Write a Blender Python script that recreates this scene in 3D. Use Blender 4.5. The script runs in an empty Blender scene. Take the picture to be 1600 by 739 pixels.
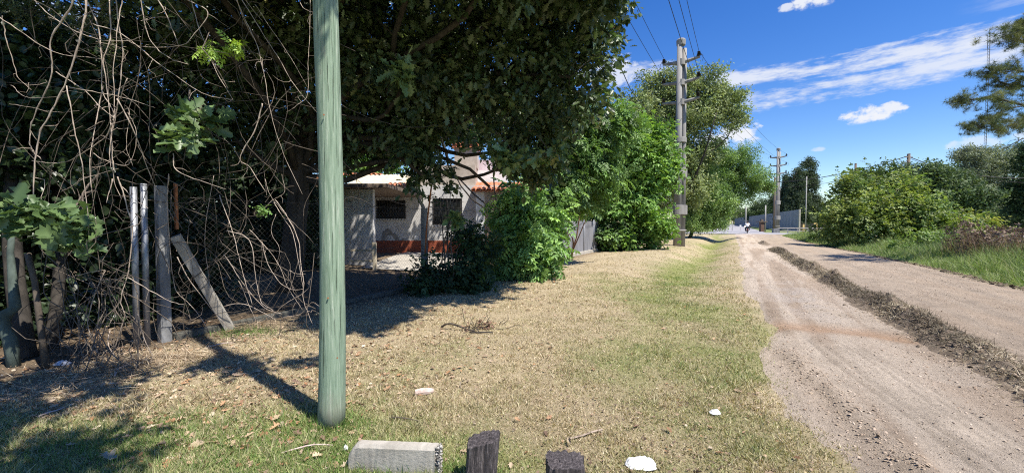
import bpy, bmesh, math, random
import numpy as np
from mathutils import Vector, Matrix

rng = np.random.default_rng(11)
random.seed(11)
S = bpy.context.scene
COL = S.collection
R = math.radians

# ------------------------------------------------------------------ camera
CAMH, PITCH, FPX = 1.6, R(1.9), 650.0
cam_d = bpy.data.cameras.new('camera')
cam_d.sensor_fit = 'HORIZONTAL'
cam_d.sensor_width = 36.0
cam_d.lens = 36.0 * FPX / 1600.0
cam_d.clip_start, cam_d.clip_end = 0.05, 4000.0
cam = bpy.data.objects.new('camera', cam_d)
cam.location = (0, 0, CAMH)
cam.rotation_euler = (R(90) - PITCH, 0, 0)
COL.objects.link(cam)
S.camera = cam

# ------------------------------------------------------------------ light, exposure
SUN_EL = R(59)
SUN_DIR = Vector((0.76 * math.cos(SUN_EL), -0.65 * math.cos(SUN_EL), math.sin(SUN_EL))).normalized()
sun_d = bpy.data.lights.new('sun', 'SUN')
sun_d.energy, sun_d.angle, sun_d.color = 5.0, R(0.55), (1.0, 0.95, 0.87)
sun = bpy.data.objects.new('sun', sun_d)
sun.rotation_euler = SUN_DIR.to_track_quat('Z', 'Y').to_euler()
sun.location = (20, -20, 40)
COL.objects.link(sun)
S.view_settings.view_transform = 'Standard'
S.view_settings.look = 'None'
S.view_settings.exposure = 0.7
S.view_settings.gamma = 1.0
S.view_settings.use_curve_mapping = False
S.cycles.max_bounces = 6
S.cycles.diffuse_bounces = 3
S.cycles.glossy_bounces = 2
S.cycles.transmission_bounces = 3
S.cycles.transparent_max_bounces = 4
S.cycles.use_denoising = False
S.cycles.filter_width = 1.1

W = bpy.data.worlds.new('World')
S.world = W
W.use_nodes = True
wn, wl = W.node_tree.nodes, W.node_tree.links
wn.clear()


def wmath(op, a, b=None, c=None, clamp=False):
    n = wn.new('ShaderNodeMath')
    n.operation = op
    n.use_clamp = clamp
    for i, q in enumerate((a, b, c)):
        if q is None:
            continue
        if isinstance(q, (int, float)):
            n.inputs[i].default_value = q
        else:
            wl.new(q, n.inputs[i])
    return n.outputs[0]


def wstep(x, lo, hi):
    n = wn.new('ShaderNodeMapRange')
    n.interpolation_type = 'SMOOTHSTEP'
    n.inputs['From Min'].default_value = lo
    n.inputs['From Max'].default_value = hi
    wl.new(x, n.inputs['Value'])
    return n.outputs[0]


def build_sky():
    sky = wn.new('ShaderNodeTexSky')
    sky.sky_type = 'NISHITA'
    sky.sun_disc = False
    sky.sun_elevation = SUN_EL
    sky.sun_rotation = math.atan2(SUN_DIR.x, SUN_DIR.y)
    sky.air_density, sky.dust_density, sky.ozone_density = 1.0, 0.1, 3.0
    hs = wn.new('ShaderNodeHueSaturation')
    hs.inputs['Saturation'].default_value = 1.35
    hs.inputs['Hue'].default_value = 0.515
    hs.inputs['Value'].default_value = 1.0
    wl.new(sky.outputs[0], hs.inputs['Color'])
    tc = wn.new('ShaderNodeTexCoord')
    sep = wn.new('ShaderNodeSeparateXYZ')
    wl.new(tc.outputs['Generated'], sep.inputs[0])
    X, Y, Z = sep.outputs
    az = wmath('DEGREES', wmath('ARCTAN2', X, Y))
    el = wmath('DEGREES', wmath('ARCSINE', Z))

    def noise(sx, sy, scale, detail, rough, off=0.0):
        cb = wn.new('ShaderNodeCombineXYZ')
        wl.new(wmath('MULTIPLY', az, sx), cb.inputs[0])
        wl.new(wmath('MULTIPLY', el, sy), cb.inputs[1])
        cb.inputs[2].default_value = off
        n = wn.new('ShaderNodeTexNoise')
        n.inputs['Scale'].default_value = scale
        n.inputs['Detail'].default_value = detail
        n.inputs['Roughness'].default_value = rough
        wl.new(cb.outputs[0], n.inputs['Vector'])
        return n.outputs['Fac']
    # thin cirrus: long streaks lying along the horizon, 12 to 19 degrees up
    st = noise(0.10, 0.75, 1.0, 7, 0.62, 3.0)
    fine = noise(0.6, 1.8, 1.0, 6, 0.6, 9.0)

    def band(e0, half, a0, a1, tilt):
        ec = wmath('ADD', wmath('MULTIPLY', wmath('SUBTRACT', az, 38.0), tilt), e0)
        dd = wmath('DIVIDE', wmath('ABSOLUTE', wmath('SUBTRACT', el, ec)), half)
        prof = wmath('SUBTRACT', 1.0, wmath('MULTIPLY', dd, dd))
        ends = wmath('MULTIPLY', wstep(az, a0, a0 + 6), wmath('SUBTRACT', 1.0, wstep(az, a1 - 6, a1)))
        n = wmath('ADD', wmath('MULTIPLY', wmath('SUBTRACT', st, 0.5), 4.2), wmath('MULTIPLY', wmath('SUBTRACT', fine, 0.5), 2.6))
        return wmath('MULTIPLY', ends, wstep(wmath('ADD', prof, n), -0.1, 1.5))
    masks = [wmath('MULTIPLY', band(16.5, 1.2, 22, 66, -0.025), 0.85),
             wmath('MULTIPLY', band(14.2, 1.15, 25, 60, 0.02), 0.8),
             wmath('MULTIPLY', band(19.0, 1.0, -60, 24, 0.0), 0.75),
             wmath('MULTIPLY', band(18.7, 0.8, 46, 85, 0.03), 0.45),
             wmath('MULTIPLY', band(16.5, 1.5, 95, 170, 0.0), 0.75),
             wmath('MULTIPLY', band(16.0, 1.5, -170, -80, 0.0), 0.75)]
    puff = noise(0.75, 1.1, 1.0, 9, 0.6, 21.0)

    def cumulus(a, e, ra, re, op):
        da = wmath('DIVIDE', wmath('SUBTRACT', az, a), ra)
        de = wmath('DIVIDE', wmath('SUBTRACT', el, e), re)
        r2 = wmath('ADD', wmath('MULTIPLY', da, da), wmath('MULTIPLY', de, de))
        v = wmath('ADD', wmath('SUBTRACT', 1.0, r2), wmath('MULTIPLY', wmath('SUBTRACT', puff, 0.5), 3.6))
        flat = wstep(de, -0.95, -0.5)
        return wmath('MULTIPLY', wmath('MULTIPLY', wstep(v, 0.05, 0.9), flat), op)
    for q in ((40.4, 11.0, 2.6, 1.0, 1.0), (42.1, 11.5, 1.3, .7, .95), (28.6, 10.6, 2.2, 2.0, 1.0), (26.0, 10.0, 2.6, 1.3, .95),
              (35.6, 23.4, 2.4, 1.3, 0.95), (33.0, 23.0, .9, .5, .8), (47.9, 7.3, 2.2, .7, .55), (51.5, 7.6, 2.0, .8, .6),
              (14.0, 19.0, 3.0, 2.2, 0.8), (8.0, 12.5, 4.0, 1.6, 0.9), (-18.0, 16.0, 4.0, 2.0, .8), (-32.0, 17.0, 5.0, 2.4, .85),
              (75, 12, 4, 1.6, .9), (110, 10, 4, 1.5, .9), (160, 12, 5, 2, .9), (-75, 11, 4, 1.6, .9), (-125, 12, 5, 2, .9), (36.2, 8.0, .8, .3, .5)):
        masks.append(cumulus(*q))
    m = masks[0]
    for q in masks[1:]:
        m = wmath('MAXIMUM', m, q)
    m = wmath('MULTIPLY', m, 1.0, clamp=True)
    b1 = wn.new('ShaderNodeBackground')
    b1.inputs['Strength'].default_value = 0.112
    wl.new(hs.outputs[0], b1.inputs['Color'])
    b2 = wn.new('ShaderNodeBackground')
    b2.inputs['Color'].default_value = (0.90, 0.93, 1.0, 1)
    b2.inputs['Strength'].default_value = 0.60
    mx = wn.new('ShaderNodeMixShader')
    wl.new(m, mx.inputs[0])
    wl.new(b1.outputs[0], mx.inputs[1])
    wl.new(b2.outputs[0], mx.inputs[2])
    out = wn.new('ShaderNodeOutputWorld')
    wl.new(mx.outputs[0], out.inputs[0])


build_sky()

# ------------------------------------------------------------------ coordinates
# street frame: u runs along the street, v across it (to the right of the walker)
SA = R(27.9)
SU = np.array((math.sin(SA), math.cos(SA)))
SV = np.array((math.cos(SA), -math.sin(SA)))


def uv2xy(u, v):
    return u * SU[0] + v * SV[0], u * SU[1] + v * SV[1]


def xy2uv(x, y):
    return x * SU[0] + y * SU[1], x * SV[0] + y * SV[1]


def P(px, py, d):
    """point seen at a photograph position, d metres ahead"""
    a, b = (px - 800.0) / FPX, (369.5 - py) / FPX
    fy = math.cos(PITCH) + b * math.sin(PITCH)
    fz = -math.sin(PITCH) + b * math.cos(PITCH)
    t = d / fy
    return np.array((a * t, d, CAMH + fz * t))


def sstep(x, lo, hi):
    t = np.clip((np.asarray(x, float) - lo) / (hi - lo), 0, 1)
    return t * t * (3 - 2 * t)


_T = np.random.default_rng(5).random((256, 256))


def vn(x, y):
    x = np.asarray(x, float); y = np.asarray(y, float)
    xi, yi = np.floor(x).astype(int), np.floor(y).astype(int)
    fx, fy = x - xi, y - yi
    fx, fy = fx * fx * (3 - 2 * fx), fy * fy * (3 - 2 * fy)
    a, b = _T[xi & 255, yi & 255], _T[(xi + 1) & 255, yi & 255]
    c, d = _T[xi & 255, (yi + 1) & 255], _T[(xi + 1) & 255, (yi + 1) & 255]
    return (a * (1 - fx) + b * fx) * (1 - fy) + (c * (1 - fx) + d * fx) * fy


def fbm(x, y, o=4):
    s, a, t = 0.0, 0.5, 0.0
    for k in range(o):
        s = s + a * vn(x * 2 ** k + 17.3 * k, y * 2 ** k + 5.1 * k)
        t += a
        a *= 0.5
    return s / t


def hgt(x, y):
    u, v = xy2uv(np.asarray(x, float), np.asarray(y, float))
    z = -0.42 * sstep(u, 7, 26) * (1 - sstep(u, 50, 60)) * np.exp(-((v + 1.25) / 1.0) ** 2)
    z = z + 0.10 * np.exp(-((v + 3.6) / 1.3) ** 2) * sstep(u, 6, 20) * (1 - sstep(u, 50, 60))
    z = z + 0.23 * (1 - sstep(v, -13, -7.6)) * (1 - sstep(u, 40, 50))
    z = z + 0.22 * sstep(v, 6.4, 8.2) * (1 - sstep(v, 20, 30)) * (1 - sstep(u, 48, 58))
    near = np.exp(-((x) ** 2 + (y) ** 2) / 900.0)
    z = z + (fbm(x * 0.9, y * 0.9, 3) - 0.5) * 0.05 * near
    return z


def G(px, py):
    """ground point under a photograph position"""
    z = 0.0
    for _ in range(6):
        b = (369.5 - py) / FPX
        fz = -math.sin(PITCH) + b * math.cos(PITCH)
        fy = math.cos(PITCH) + b * math.sin(PITCH)
        t = (z - CAMH) / fz
        x, y = (px - 800.0) / FPX * t, fy * t
        z = float(hgt(x, y))
    return np.array((x, y, z))


# ------------------------------------------------------------------ mesh helpers
class Buf:
    def __init__(self):
        self.v, self.f = [], []

    def add(self, v, f):
        o = len(self.v)
        self.v.extend([tuple(map(float, q)) for q in v])
        self.f.extend([tuple(i + o for i in q) for q in f])
        return self

    def box(self, c, s, rz=0.0, taper=1.0, rot=None):
        c = Vector(c)
        M = rot if rot is not None else Matrix.Rotation(rz, 3, 'Z')
        vs = []
        for z in (-1, 1):
            k = taper if z > 0 else 1.0
            for x, y in ((-1, -1), (1, -1), (1, 1), (-1, 1)):
                vs.append(c + M @ Vector((x * s[0] * k / 2, y * s[1] * k / 2, z * s[2] / 2)))
        return self.add(vs, [(3, 2, 1, 0), (4, 5, 6, 7), (0, 1, 5, 4), (1, 2, 6, 5), (2, 3, 7, 6), (3, 0, 4, 7)])

    def tube(self, path, rad, n=6, cap=True, wob=0.0):
        p = np.asarray(path, float)
        m = len(p)
        r = np.full(m, rad, float) if np.isscalar(rad) else np.asarray(rad, float)
        t = np.gradient(p, axis=0)
        t /= np.linalg.norm(t, axis=1)[:, None] + 1e-9
        ref = np.array((0.31, 0.87, 0.1)) if abs(t[0, 2]) > .6 else np.array((0.05, 0.1, 1.0))
        vs = []
        a = np.cross(t[0], ref); a /= np.linalg.norm(a)
        ang = np.linspace(0, 2 * math.pi, n, endpoint=False)
        for i in range(m):
            a = a - t[i] * a.dot(t[i]); a /= np.linalg.norm(a) + 1e-9
            b = np.cross(t[i], a)
            rr = r[i] * (1 + (rng.random(n) - 0.5) * wob)
            vs.extend(p[i] + rr[k] * (math.cos(ang[k]) * a + math.sin(ang[k]) * b) for k in range(n))
        f = [(i * n + k, i * n + (k + 1) % n, (i + 1) * n + (k + 1) % n, (i + 1) * n + k) for i in range(m - 1) for k in range(n)]
        if cap:
            f.append(tuple(range(n - 1, -1, -1)))
            f.append(tuple((m - 1) * n + k for k in range(n)))
        return self.add(vs, f)

    def sheet(self, grid):
        nu, nv = grid.shape[:2]
        f = [(i * nv + j, i * nv + j + 1, (i + 1) * nv + j + 1, (i + 1) * nv + j) for i in range(nu - 1) for j in range(nv - 1)]
        return self.add(grid.reshape(-1, 3), f)


ROOT = {}


def setp(o, label=None, cat=None, group=None, kind=None):
    for k, q in (('label', label), ('category', cat), ('group', group), ('kind', kind)):
        if q:
            o[k] = q
    return o


def thing(name, label, cat, loc, group=None):
    o = bpy.data.objects.new(name, None)
    o.empty_display_size = 0.2
    o.location = [float(q) for q in loc]
    COL.objects.link(o)
    ROOT[o.name] = np.array(loc, float)
    return setp(o, label, cat, group)


def link_mesh(name, me, mats, parent=None, smooth=False):
    o = bpy.data.objects.new(name, me)
    for m in (mats if isinstance(mats, (list, tuple)) else [mats]):
        me.materials.append(m)
    if parent is not None:
        o.parent = parent
        ROOT[o.name] = ROOT[parent.name]
    COL.objects.link(o)
    ROOT.setdefault(o.name, np.zeros(3))
    if smooth:
        me.polygons.foreach_set('use_smooth', np.ones(len(me.polygons), bool))
    return o


def obj(name, buf, mat, parent=None, smooth=False, bevel=0.0, label=None):
    off = ROOT[parent.name] if parent is not None else np.zeros(3)
    v = np.asarray(buf.v) - off
    me = bpy.data.meshes.new(name)
    me.from_pydata(v.tolist(), [], buf.f)
    me.update()
    o = link_mesh(name, me, mat, parent, smooth)
    if bevel:
        md = o.modifiers.new('bevel', 'BEVEL')
        md.width, md.segments, md.limit_method = bevel, 2, 'ANGLE'
    if label:
        o['label'] = label
    return o


def inst(name, tv, tf, pos, A, B, N, scale, mat, parent=None, col=None, smooth=False, kind=None):
    """one mesh of many small pieces: template tv (along B width, A length, N normal)"""
    tv = np.asarray(tv, float)
    n, k = len(pos), len(tv)
    scale = np.asarray(scale, float)
    if scale.ndim == 1:
        scale = np.repeat(scale[:, None], 3, 1)
    V = (pos[:, None, :] + tv[None, :, 0:1] * (B * scale[:, 0:1])[:, None, :]
         + tv[None, :, 1:2] * (A * scale[:, 1:2])[:, None, :] + tv[None, :, 2:3] * (N * scale[:, 2:3])[:, None, :])
    V = V - (ROOT[parent.name] if parent is not None else 0.0)
    V = V.reshape(-1, 3)
    li = np.concatenate([np.asarray(f) for f in tf])
    lt = np.array([len(f) for f in tf])
    L = (li[None, :] + (np.arange(n) * k)[:, None]).reshape(-1)
    LT = np.tile(lt, n)
    LS = np.concatenate(([0], np.cumsum(LT)[:-1]))
    me = bpy.data.meshes.new(name)
    me.vertices.add(len(V)); me.vertices.foreach_set('co', V.astype(np.float32).reshape(-1))
    me.loops.add(len(L)); me.loops.foreach_set('vertex_index', L.astype(np.int32))
    me.polygons.add(len(LT)); me.polygons.foreach_set('loop_start', LS.astype(np.int32))
    me.update(calc_edges=True)
    if col is not None:
        c = np.ones((n, k, 4), np.float32)
        c[:, :, :3] = col[:, None, :]
        at = me.attributes.new('col', 'FLOAT_COLOR', 'POINT')
        at.data.foreach_set('color', c.reshape(-1))
    o = link_mesh(name, me, mat, parent, smooth)
    if kind:
        o['kind'] = kind
    return o


def norm(a):
    return a / (np.linalg.norm(a, axis=-1, keepdims=True) + 1e-9)


def frames(A, Nhint):
    A = norm(A)
    B = norm(np.cross(A, Nhint))
    N = np.cross(B, A)
    return A, B, N


def mixcol(n, cols, w=None, jit=0.25):
    cols = np.asarray(cols, float)
    i = rng.choice(len(cols), n, p=None if w is None else np.asarray(w, float) / np.sum(w))
    j = rng.choice(len(cols), n, p=None if w is None else np.asarray(w, float) / np.sum(w))
    t = rng.random((n, 1)) * 0.6
    c = cols[i] * (1 - t) + cols[j] * t
    return c * (1 + (rng.random((n, 1)) - 0.5) * 2 * jit)


def copy_tree(o, parent=None):
    c = o.copy()
    COL.objects.link(c)
    if parent is not None:
        c.parent = parent
    for ch in list(o.children):
        copy_tree(ch, c)
    return c


# ------------------------------------------------------------------ materials
def newmat(name):
    m = bpy.data.materials.new(name)
    m.use_nodes = True
    nt = m.node_tree
    b = nt.nodes['Principled BSDF']
    return m, nt, b


def nnode(nt, typ, **kw):
    n = nt.nodes.new(typ)
    for k, q in kw.items():
        if k in n.inputs:
            n.inputs[k].default_value = q
        else:
            setattr(n, k, q)
    return n


def ramp(nt, src, stops):
    n = nt.nodes.new('ShaderNodeValToRGB')
    el = n.color_ramp.elements
    while len(el) < len(stops):
        el.new(0.5)
    for e, (p, c) in zip(el, stops):
        e.position = p
        e.color = (*c, 1)
    nt.links.new(src, n.inputs[0])
    return n.outputs[0]


def surf(name, c1, c2, scale=6.0, rough=0.85, bump=0.3, bscale=40.0, stretch=(1, 1, 1), metal=0.0, c3=None, spec=0.3, dist=0.02):
    m, nt, b = newmat(name)
    tc = nnode(nt, 'ShaderNodeTexCoord')
    mp = nnode(nt, 'ShaderNodeMapping')
    mp.inputs['Scale'].default_value = stretch
    nt.links.new(tc.outputs['Object'], mp.inputs[0])
    n1 = nnode(nt, 'ShaderNodeTexNoise', Scale=scale, Detail=8.0, Roughness=0.65)
    nt.links.new(mp.outputs[0], n1.inputs['Vector'])
    st = [(0.33, c1), (0.62, c2)]
    if c3:
        st = [(0.3, c1), (0.55, c2), (0.7, c3)]
    nt.links.new(ramp(nt, n1.outputs['Fac'], st), b.inputs['Base Color'])
    n2 = nnode(nt, 'ShaderNodeTexNoise', Scale=bscale, Detail=6.0, Roughness=0.7)
    nt.links.new(mp.outputs[0], n2.inputs['Vector'])
    bp = nnode(nt, 'ShaderNodeBump', Strength=bump, Distance=dist)
    nt.links.new(n2.outputs['Fac'], bp.inputs['Height'])
    nt.links.new(bp.outputs[0], b.inputs['Normal'])
    b.inputs['Roughness'].default_value = rough
    b.inputs['Metallic'].default_value = metal
    b.inputs['Specular IOR Level'].default_value = spec
    return m


def leafmat(name, trans=0.3, rough=0.5, spec=0.4, back=1.0, tint=(1.25, 1.3, 0.6)):
    m, nt, b = newmat(name)
    at = nnode(nt, 'ShaderNodeAttribute', attribute_name='col')
    b.inputs['Roughness'].default_value = rough
    b.inputs['Specular IOR Level'].default_value = spec
    colr = at.outputs['Color']
    if back != 1.0:
        ge = nnode(nt, 'ShaderNodeNewGeometry')
        mx = nnode(nt, 'ShaderNodeMix', data_type='RGBA', blend_type='MULTIPLY')
        mx.inputs[7].default_value = (back, back, back * 1.1, 1)
        nt.links.new(ge.outputs['Backfacing'], mx.inputs[0])
        nt.links.new(colr, mx.inputs[6])
        colr = mx.outputs[2]
    nt.links.new(colr, b.inputs['Base Color'])
    if trans > 0:
        tr = nnode(nt, 'ShaderNodeBsdfTranslucent')
        t2 = nnode(nt, 'ShaderNodeMix', data_type='RGBA', blend_type='MULTIPLY')
        t2.inputs[0].default_value = 1.0
        t2.inputs[7].default_value = (*tint, 1)
        nt.links.new(at.outputs['Color'], t2.inputs[6])
        nt.links.new(t2.outputs[2], tr.inputs['Color'])
        ms = nnode(nt, 'ShaderNodeMixShader')
        ms.inputs[0].default_value = trans
        nt.links.new(b.outputs[0], ms.inputs[1])
        nt.links.new(tr.outputs[0], ms.inputs[2])
        nt.links.new(ms.outputs[0], nt.nodes['Material Output'].inputs[0])
    return m


M_OAK = leafmat('oak_leaf', 0.22, 0.40, 0.5, 1.3)
M_LEAF = leafmat('soft_leaf', 0.38, 0.5, 0.35, 1.15)
M_FAR = leafmat('far_leaf', 0.25, 0.65, 0.25)
M_GRASS = leafmat('grass_blade', 0.25, 0.6, 0.3)
M_DRY = leafmat('dry_leaf', 0.12, 0.7, 0.25, tint=(1, 0.9, 0.7))
M_STONE = leafmat('stone_bits', 0.0, 0.9, 0.2)
M_BARK = surf('bark', (.05, .04, .03), (.13, .105, .08), 9, .95, .8, 30, (1, 1, .25))
M_BARK_DK = surf('dark_bark', (.025, .022, .018), (.07, .06, .05), 9, .95, .8, 30, (1, 1, .2))
M_BARK_GN = surf('mossy_bark', (.045, .06, .05), (.10, .13, .11), 7, .9, .5, 20, (1, 1, .3))
M_BARK_RED = surf('reddish_bark', (.16, .085, .055), (.30, .17, .11), 12, .9, .4, 30, (1, 1, .3))
M_VINE = surf('vine_bark', (.26, .20, .15), (.50, .41, .33), 20, .85, .3, 60, (1, 1, .4))
M_VINE_DK = surf('shade_dark_vine_bark', (.06, .048, .038), (.16, .13, .10), 20, .9, .3, 60)  # vine bark darkened to stand for shade on the fine stems
M_CONC = surf('concrete', (.26, .235, .195), (.44, .405, .345), 4, .9, .35, 60, c3=(.34, .31, .265))
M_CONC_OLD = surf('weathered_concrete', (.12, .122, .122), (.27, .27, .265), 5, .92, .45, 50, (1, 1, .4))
M_POLECONC = surf('pole_concrete', (.15, .142, .132), (.285, .27, .25), 3, .88, .3, 40, (1, 1, .15), c3=(.215, .205, .19))
M_BLACK = surf('black_fitting', (.015, .015, .016), (.04, .038, .036), 20, .5, .1)
M_CABLE = surf('cable_sheath', (.012, .012, .013), (.03, .03, .03), 20, .6, .0)
M_PLASTER = surf('old_white_plaster', (.44, .42, .40), (.62, .60, .57), 2.2, .93, .3, 25, c3=(.70, .685, .66))
M_TAN = surf('tan_render', (.34, .29, .24), (.48, .42, .36), 2.5, .93, .3, 25)
M_PINK = surf('pink_render', (.48, .38, .40), (.58, .48, .50), 3, .93, .2, 25)
M_WHITE = surf('white_paint', (.68, .68, .68), (.80, .80, .80), 3, .8, .1, 25)
M_RED = surf('red_oxide_paint', (.24, .055, .025), (.36, .10, .05), 3, .85, .2, 25)
M_TILE = surf('terracotta', (.32, .10, .05), (.52, .20, .10), 5, .85, .3, 30, c3=(.42, .24, .16))
M_CREAM = surf('lichened_cream_tile', (.50, .42, .27), (.66, .57, .40), 5, .9, .4, 25)
M_RUST = surf('rusty_iron', (.22, .075, .03), (.40, .16, .07), 25, .9, .3, 60)
M_GALV = surf('galvanised_pipe', (.22, .23, .245), (.36, .37, .39), 12, .45, .15, 50, (1, 1, .2), metal=.5)
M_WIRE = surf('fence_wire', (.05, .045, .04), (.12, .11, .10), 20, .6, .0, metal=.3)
M_SHEET = surf('grey_sheet_metal', (.15, .15, .16), (.24, .24, .255), 2.5, .75, .1, 20, (1, 1, .2), spec=.3)
M_PANEL = surf('blue_grey_wall_panel', (.23, .24, .27), (.30, .31, .345), 1.2, .85, .1, 6, (1, 1, .2))
M_GLASS = surf('dark_window_glass', (.008, .009, .010), (.02, .022, .025), 3, .12, .0, spec=.6)
M_IRON = surf('dark_iron_grille', (.02, .018, .016), (.05, .045, .04), 20, .7, .1)
M_LATTICE = surf('brown_lattice_wood', (.20, .13, .08), (.34, .23, .15), 12, .9, .3, 40)
M_CREAMWOOD = surf('cream_painted_wood', (.46, .38, .26), (.62, .54, .40), 10, .85, .3, 40)
M_OLDWOOD = surf('brown_pole_wood', (.10, .075, .055), (.22, .17, .13), 8, .9, .4, 30, (1, 1, .15))
M_GREYWOOD = surf('grey_pole_wood', (.30, .28, .25), (.46, .44, .40), 8, .9, .3, 30, (1, 1, .15))
M_YELLOW = surf('faded_yellow_paint', (.45, .31, .10), (.60, .44, .17), 8, .8, .1)
M_CLOTH = surf('white_rag', (.72, .72, .72), (.86, .86, .85), 12, .9, .3, 40)
M_SHIRT = surf('white_shirt', (.70, .71, .73), (.82, .83, .84), 12, .9, .2, 40)
M_SKIN = surf('skin', (.40, .24, .17), (.46, .28, .20), 8, .6, .0)
M_TROUSER = surf('dark_trousers', (.03, .035, .05), (.06, .065, .085), 12, .9, .2, 40)
M_RUBBER = surf('rubber', (.015, .015, .015), (.03, .03, .03), 20, .8, .1)
M_BIKEP = surf('motorcycle_paint', (.12, .012, .012), (.18, .02, .02), 3, .35, .0)
M_CHROME = surf('bare_metal', (.5, .5, .5), (.6, .6, .6), 5, .3, .0, metal=.8)
M_DEADSTICK = surf('dead_stick', (.20, .15, .11), (.40, .32, .25), 20, .9, .4, 60)
M_PINKWOOD = surf('bleached_wood', (.42, .32, .27), (.60, .48, .42), 20, .9, .4, 60)
M_ASPHALT = surf('sunbleached_asphalt', (.25, .24, .245), (.36, .345, .345), 1.5, .92, .2, 60)


def pole_paint():
    m, nt, b = newmat('green_treated_wood')
    tc = nnode(nt, 'ShaderNodeTexCoord')
    mp = nnode(nt, 'ShaderNodeMapping')
    mp.inputs['Scale'].default_value = (1, 1, .045)
    nt.links.new(tc.outputs['Object'], mp.inputs[0])
    n1 = nnode(nt, 'ShaderNodeTexNoise', Scale=55.0, Detail=8.0, Roughness=.72)
    nt.links.new(mp.outputs[0], n1.inputs['Vector'])
    grain = ramp(nt, n1.outputs['Fac'], [(.28, (.10, .135, .09)), (.42, (.19, .26, .18)), (.56, (.26, .335, .24)), (.66, (.42, .47, .37))])
    n2 = nnode(nt, 'ShaderNodeTexNoise', Scale=5.0, Detail=8.0, Roughness=.7)
    mp2 = nnode(nt, 'ShaderNodeMapping')
    mp2.inputs['Scale'].default_value = (1.4, 1.4, .35)
    nt.links.new(tc.outputs['Object'], mp2.inputs[0])
    nt.links.new(mp2.outputs[0], n2.inputs['Vector'])
    bare = ramp(nt, n2.outputs['Fac'], [(.57, (0, 0, 0)), (.70, (.75, .75, .75))])
    mx = nnode(nt, 'ShaderNodeMix', data_type='RGBA')
    mx.inputs[7].default_value = (.30, .29, .235, 1)
    nt.links.new(bare, mx.inputs[0])
    nt.links.new(grain, mx.inputs[6])
    n3 = nnode(nt, 'ShaderNodeTexNoise', Scale=95.0, Detail=5.0, Roughness=.6)
    mp3 = nnode(nt, 'ShaderNodeMapping')
    mp3.inputs['Scale'].default_value = (1, 1, .022)
    nt.links.new(tc.outputs['Object'], mp3.inputs[0])
    nt.links.new(mp3.outputs[0], n3.inputs['Vector'])
    crk = ramp(nt, n3.outputs['Fac'], [(.60, (0, 0, 0)), (.66, (.85, .85, .85))])
    mc_ = nnode(nt, 'ShaderNodeMix', data_type='RGBA')
    mc_.inputs[7].default_value = (.045, .06, .04, 1)
    nt.links.new(crk, mc_.inputs[0])
    nt.links.new(mx.outputs[2], mc_.inputs[6])
    mx = mc_
    # soil-stained foot
    sp = nnode(nt, 'ShaderNodeSeparateXYZ')
    nt.links.new(tc.outputs['Object'], sp.inputs[0])
    mr = nnode(nt, 'ShaderNodeMapRange')
    mr.inputs['From Min'].default_value = .02
    mr.inputs['From Max'].default_value = .30
    mr.inputs['To Min'].default_value = .55
    mr.inputs['To Max'].default_value = 0
    nt.links.new(sp.outputs[2], mr.inputs[0])
    m2 = nnode(nt, 'ShaderNodeMix', data_type='RGBA')
    m2.inputs[7].default_value = (.26, .23, .16, 1)
    nt.links.new(mr.outputs[0], m2.inputs[0])
    nt.links.new(mx.outputs[2], m2.inputs[6])
    nt.links.new(m2.outputs[2], b.inputs['Base Color'])
    bp = nnode(nt, 'ShaderNodeBump', Strength=.6, Distance=.012)
    sb_ = nnode(nt, 'ShaderNodeMath', operation='SUBTRACT')
    nt.links.new(n1.outputs['Fac'], sb_.inputs[0])
    nt.links.new(crk, sb_.inputs[1])
    nt.links.new(sb_.outputs[0], bp.inputs['Height'])
    nt.links.new(bp.outputs[0], b.inputs['Normal'])
    b.inputs['Roughness'].default_value = .85
    b.inputs['Specular IOR Level'].default_value = .2
    return m


M_POLE = pole_paint()


def stump_mat():
    m, nt, b = newmat('charred_weathered_wood')
    tc = nnode(nt, 'ShaderNodeTexCoord')
    mp = nnode(nt, 'ShaderNodeMapping')
    mp.inputs['Scale'].default_value = (1, 1, .12)
    nt.links.new(tc.outputs['Object'], mp.inputs[0])
    n1 = nnode(nt, 'ShaderNodeTexNoise', Scale=70.0, Detail=8.0, Roughness=.75)
    nt.links.new(mp.outputs[0], n1.inputs['Vector'])
    nt.links.new(ramp(nt, n1.outputs['Fac'], [(.36, (.02, .018, .018)), (.52, (.085, .07, .07)), (.68, (.26, .225, .215))]), b.inputs['Base Color'])
    bp = nnode(nt, 'ShaderNodeBump', Strength=1.0, Distance=.02)
    nt.links.new(n1.outputs['Fac'], bp.inputs['Height'])
    nt.links.new(bp.outputs[0], b.inputs['Normal'])
    b.inputs['Roughness'].default_value = .92
    return m


M_STUMP = stump_mat()


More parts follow.
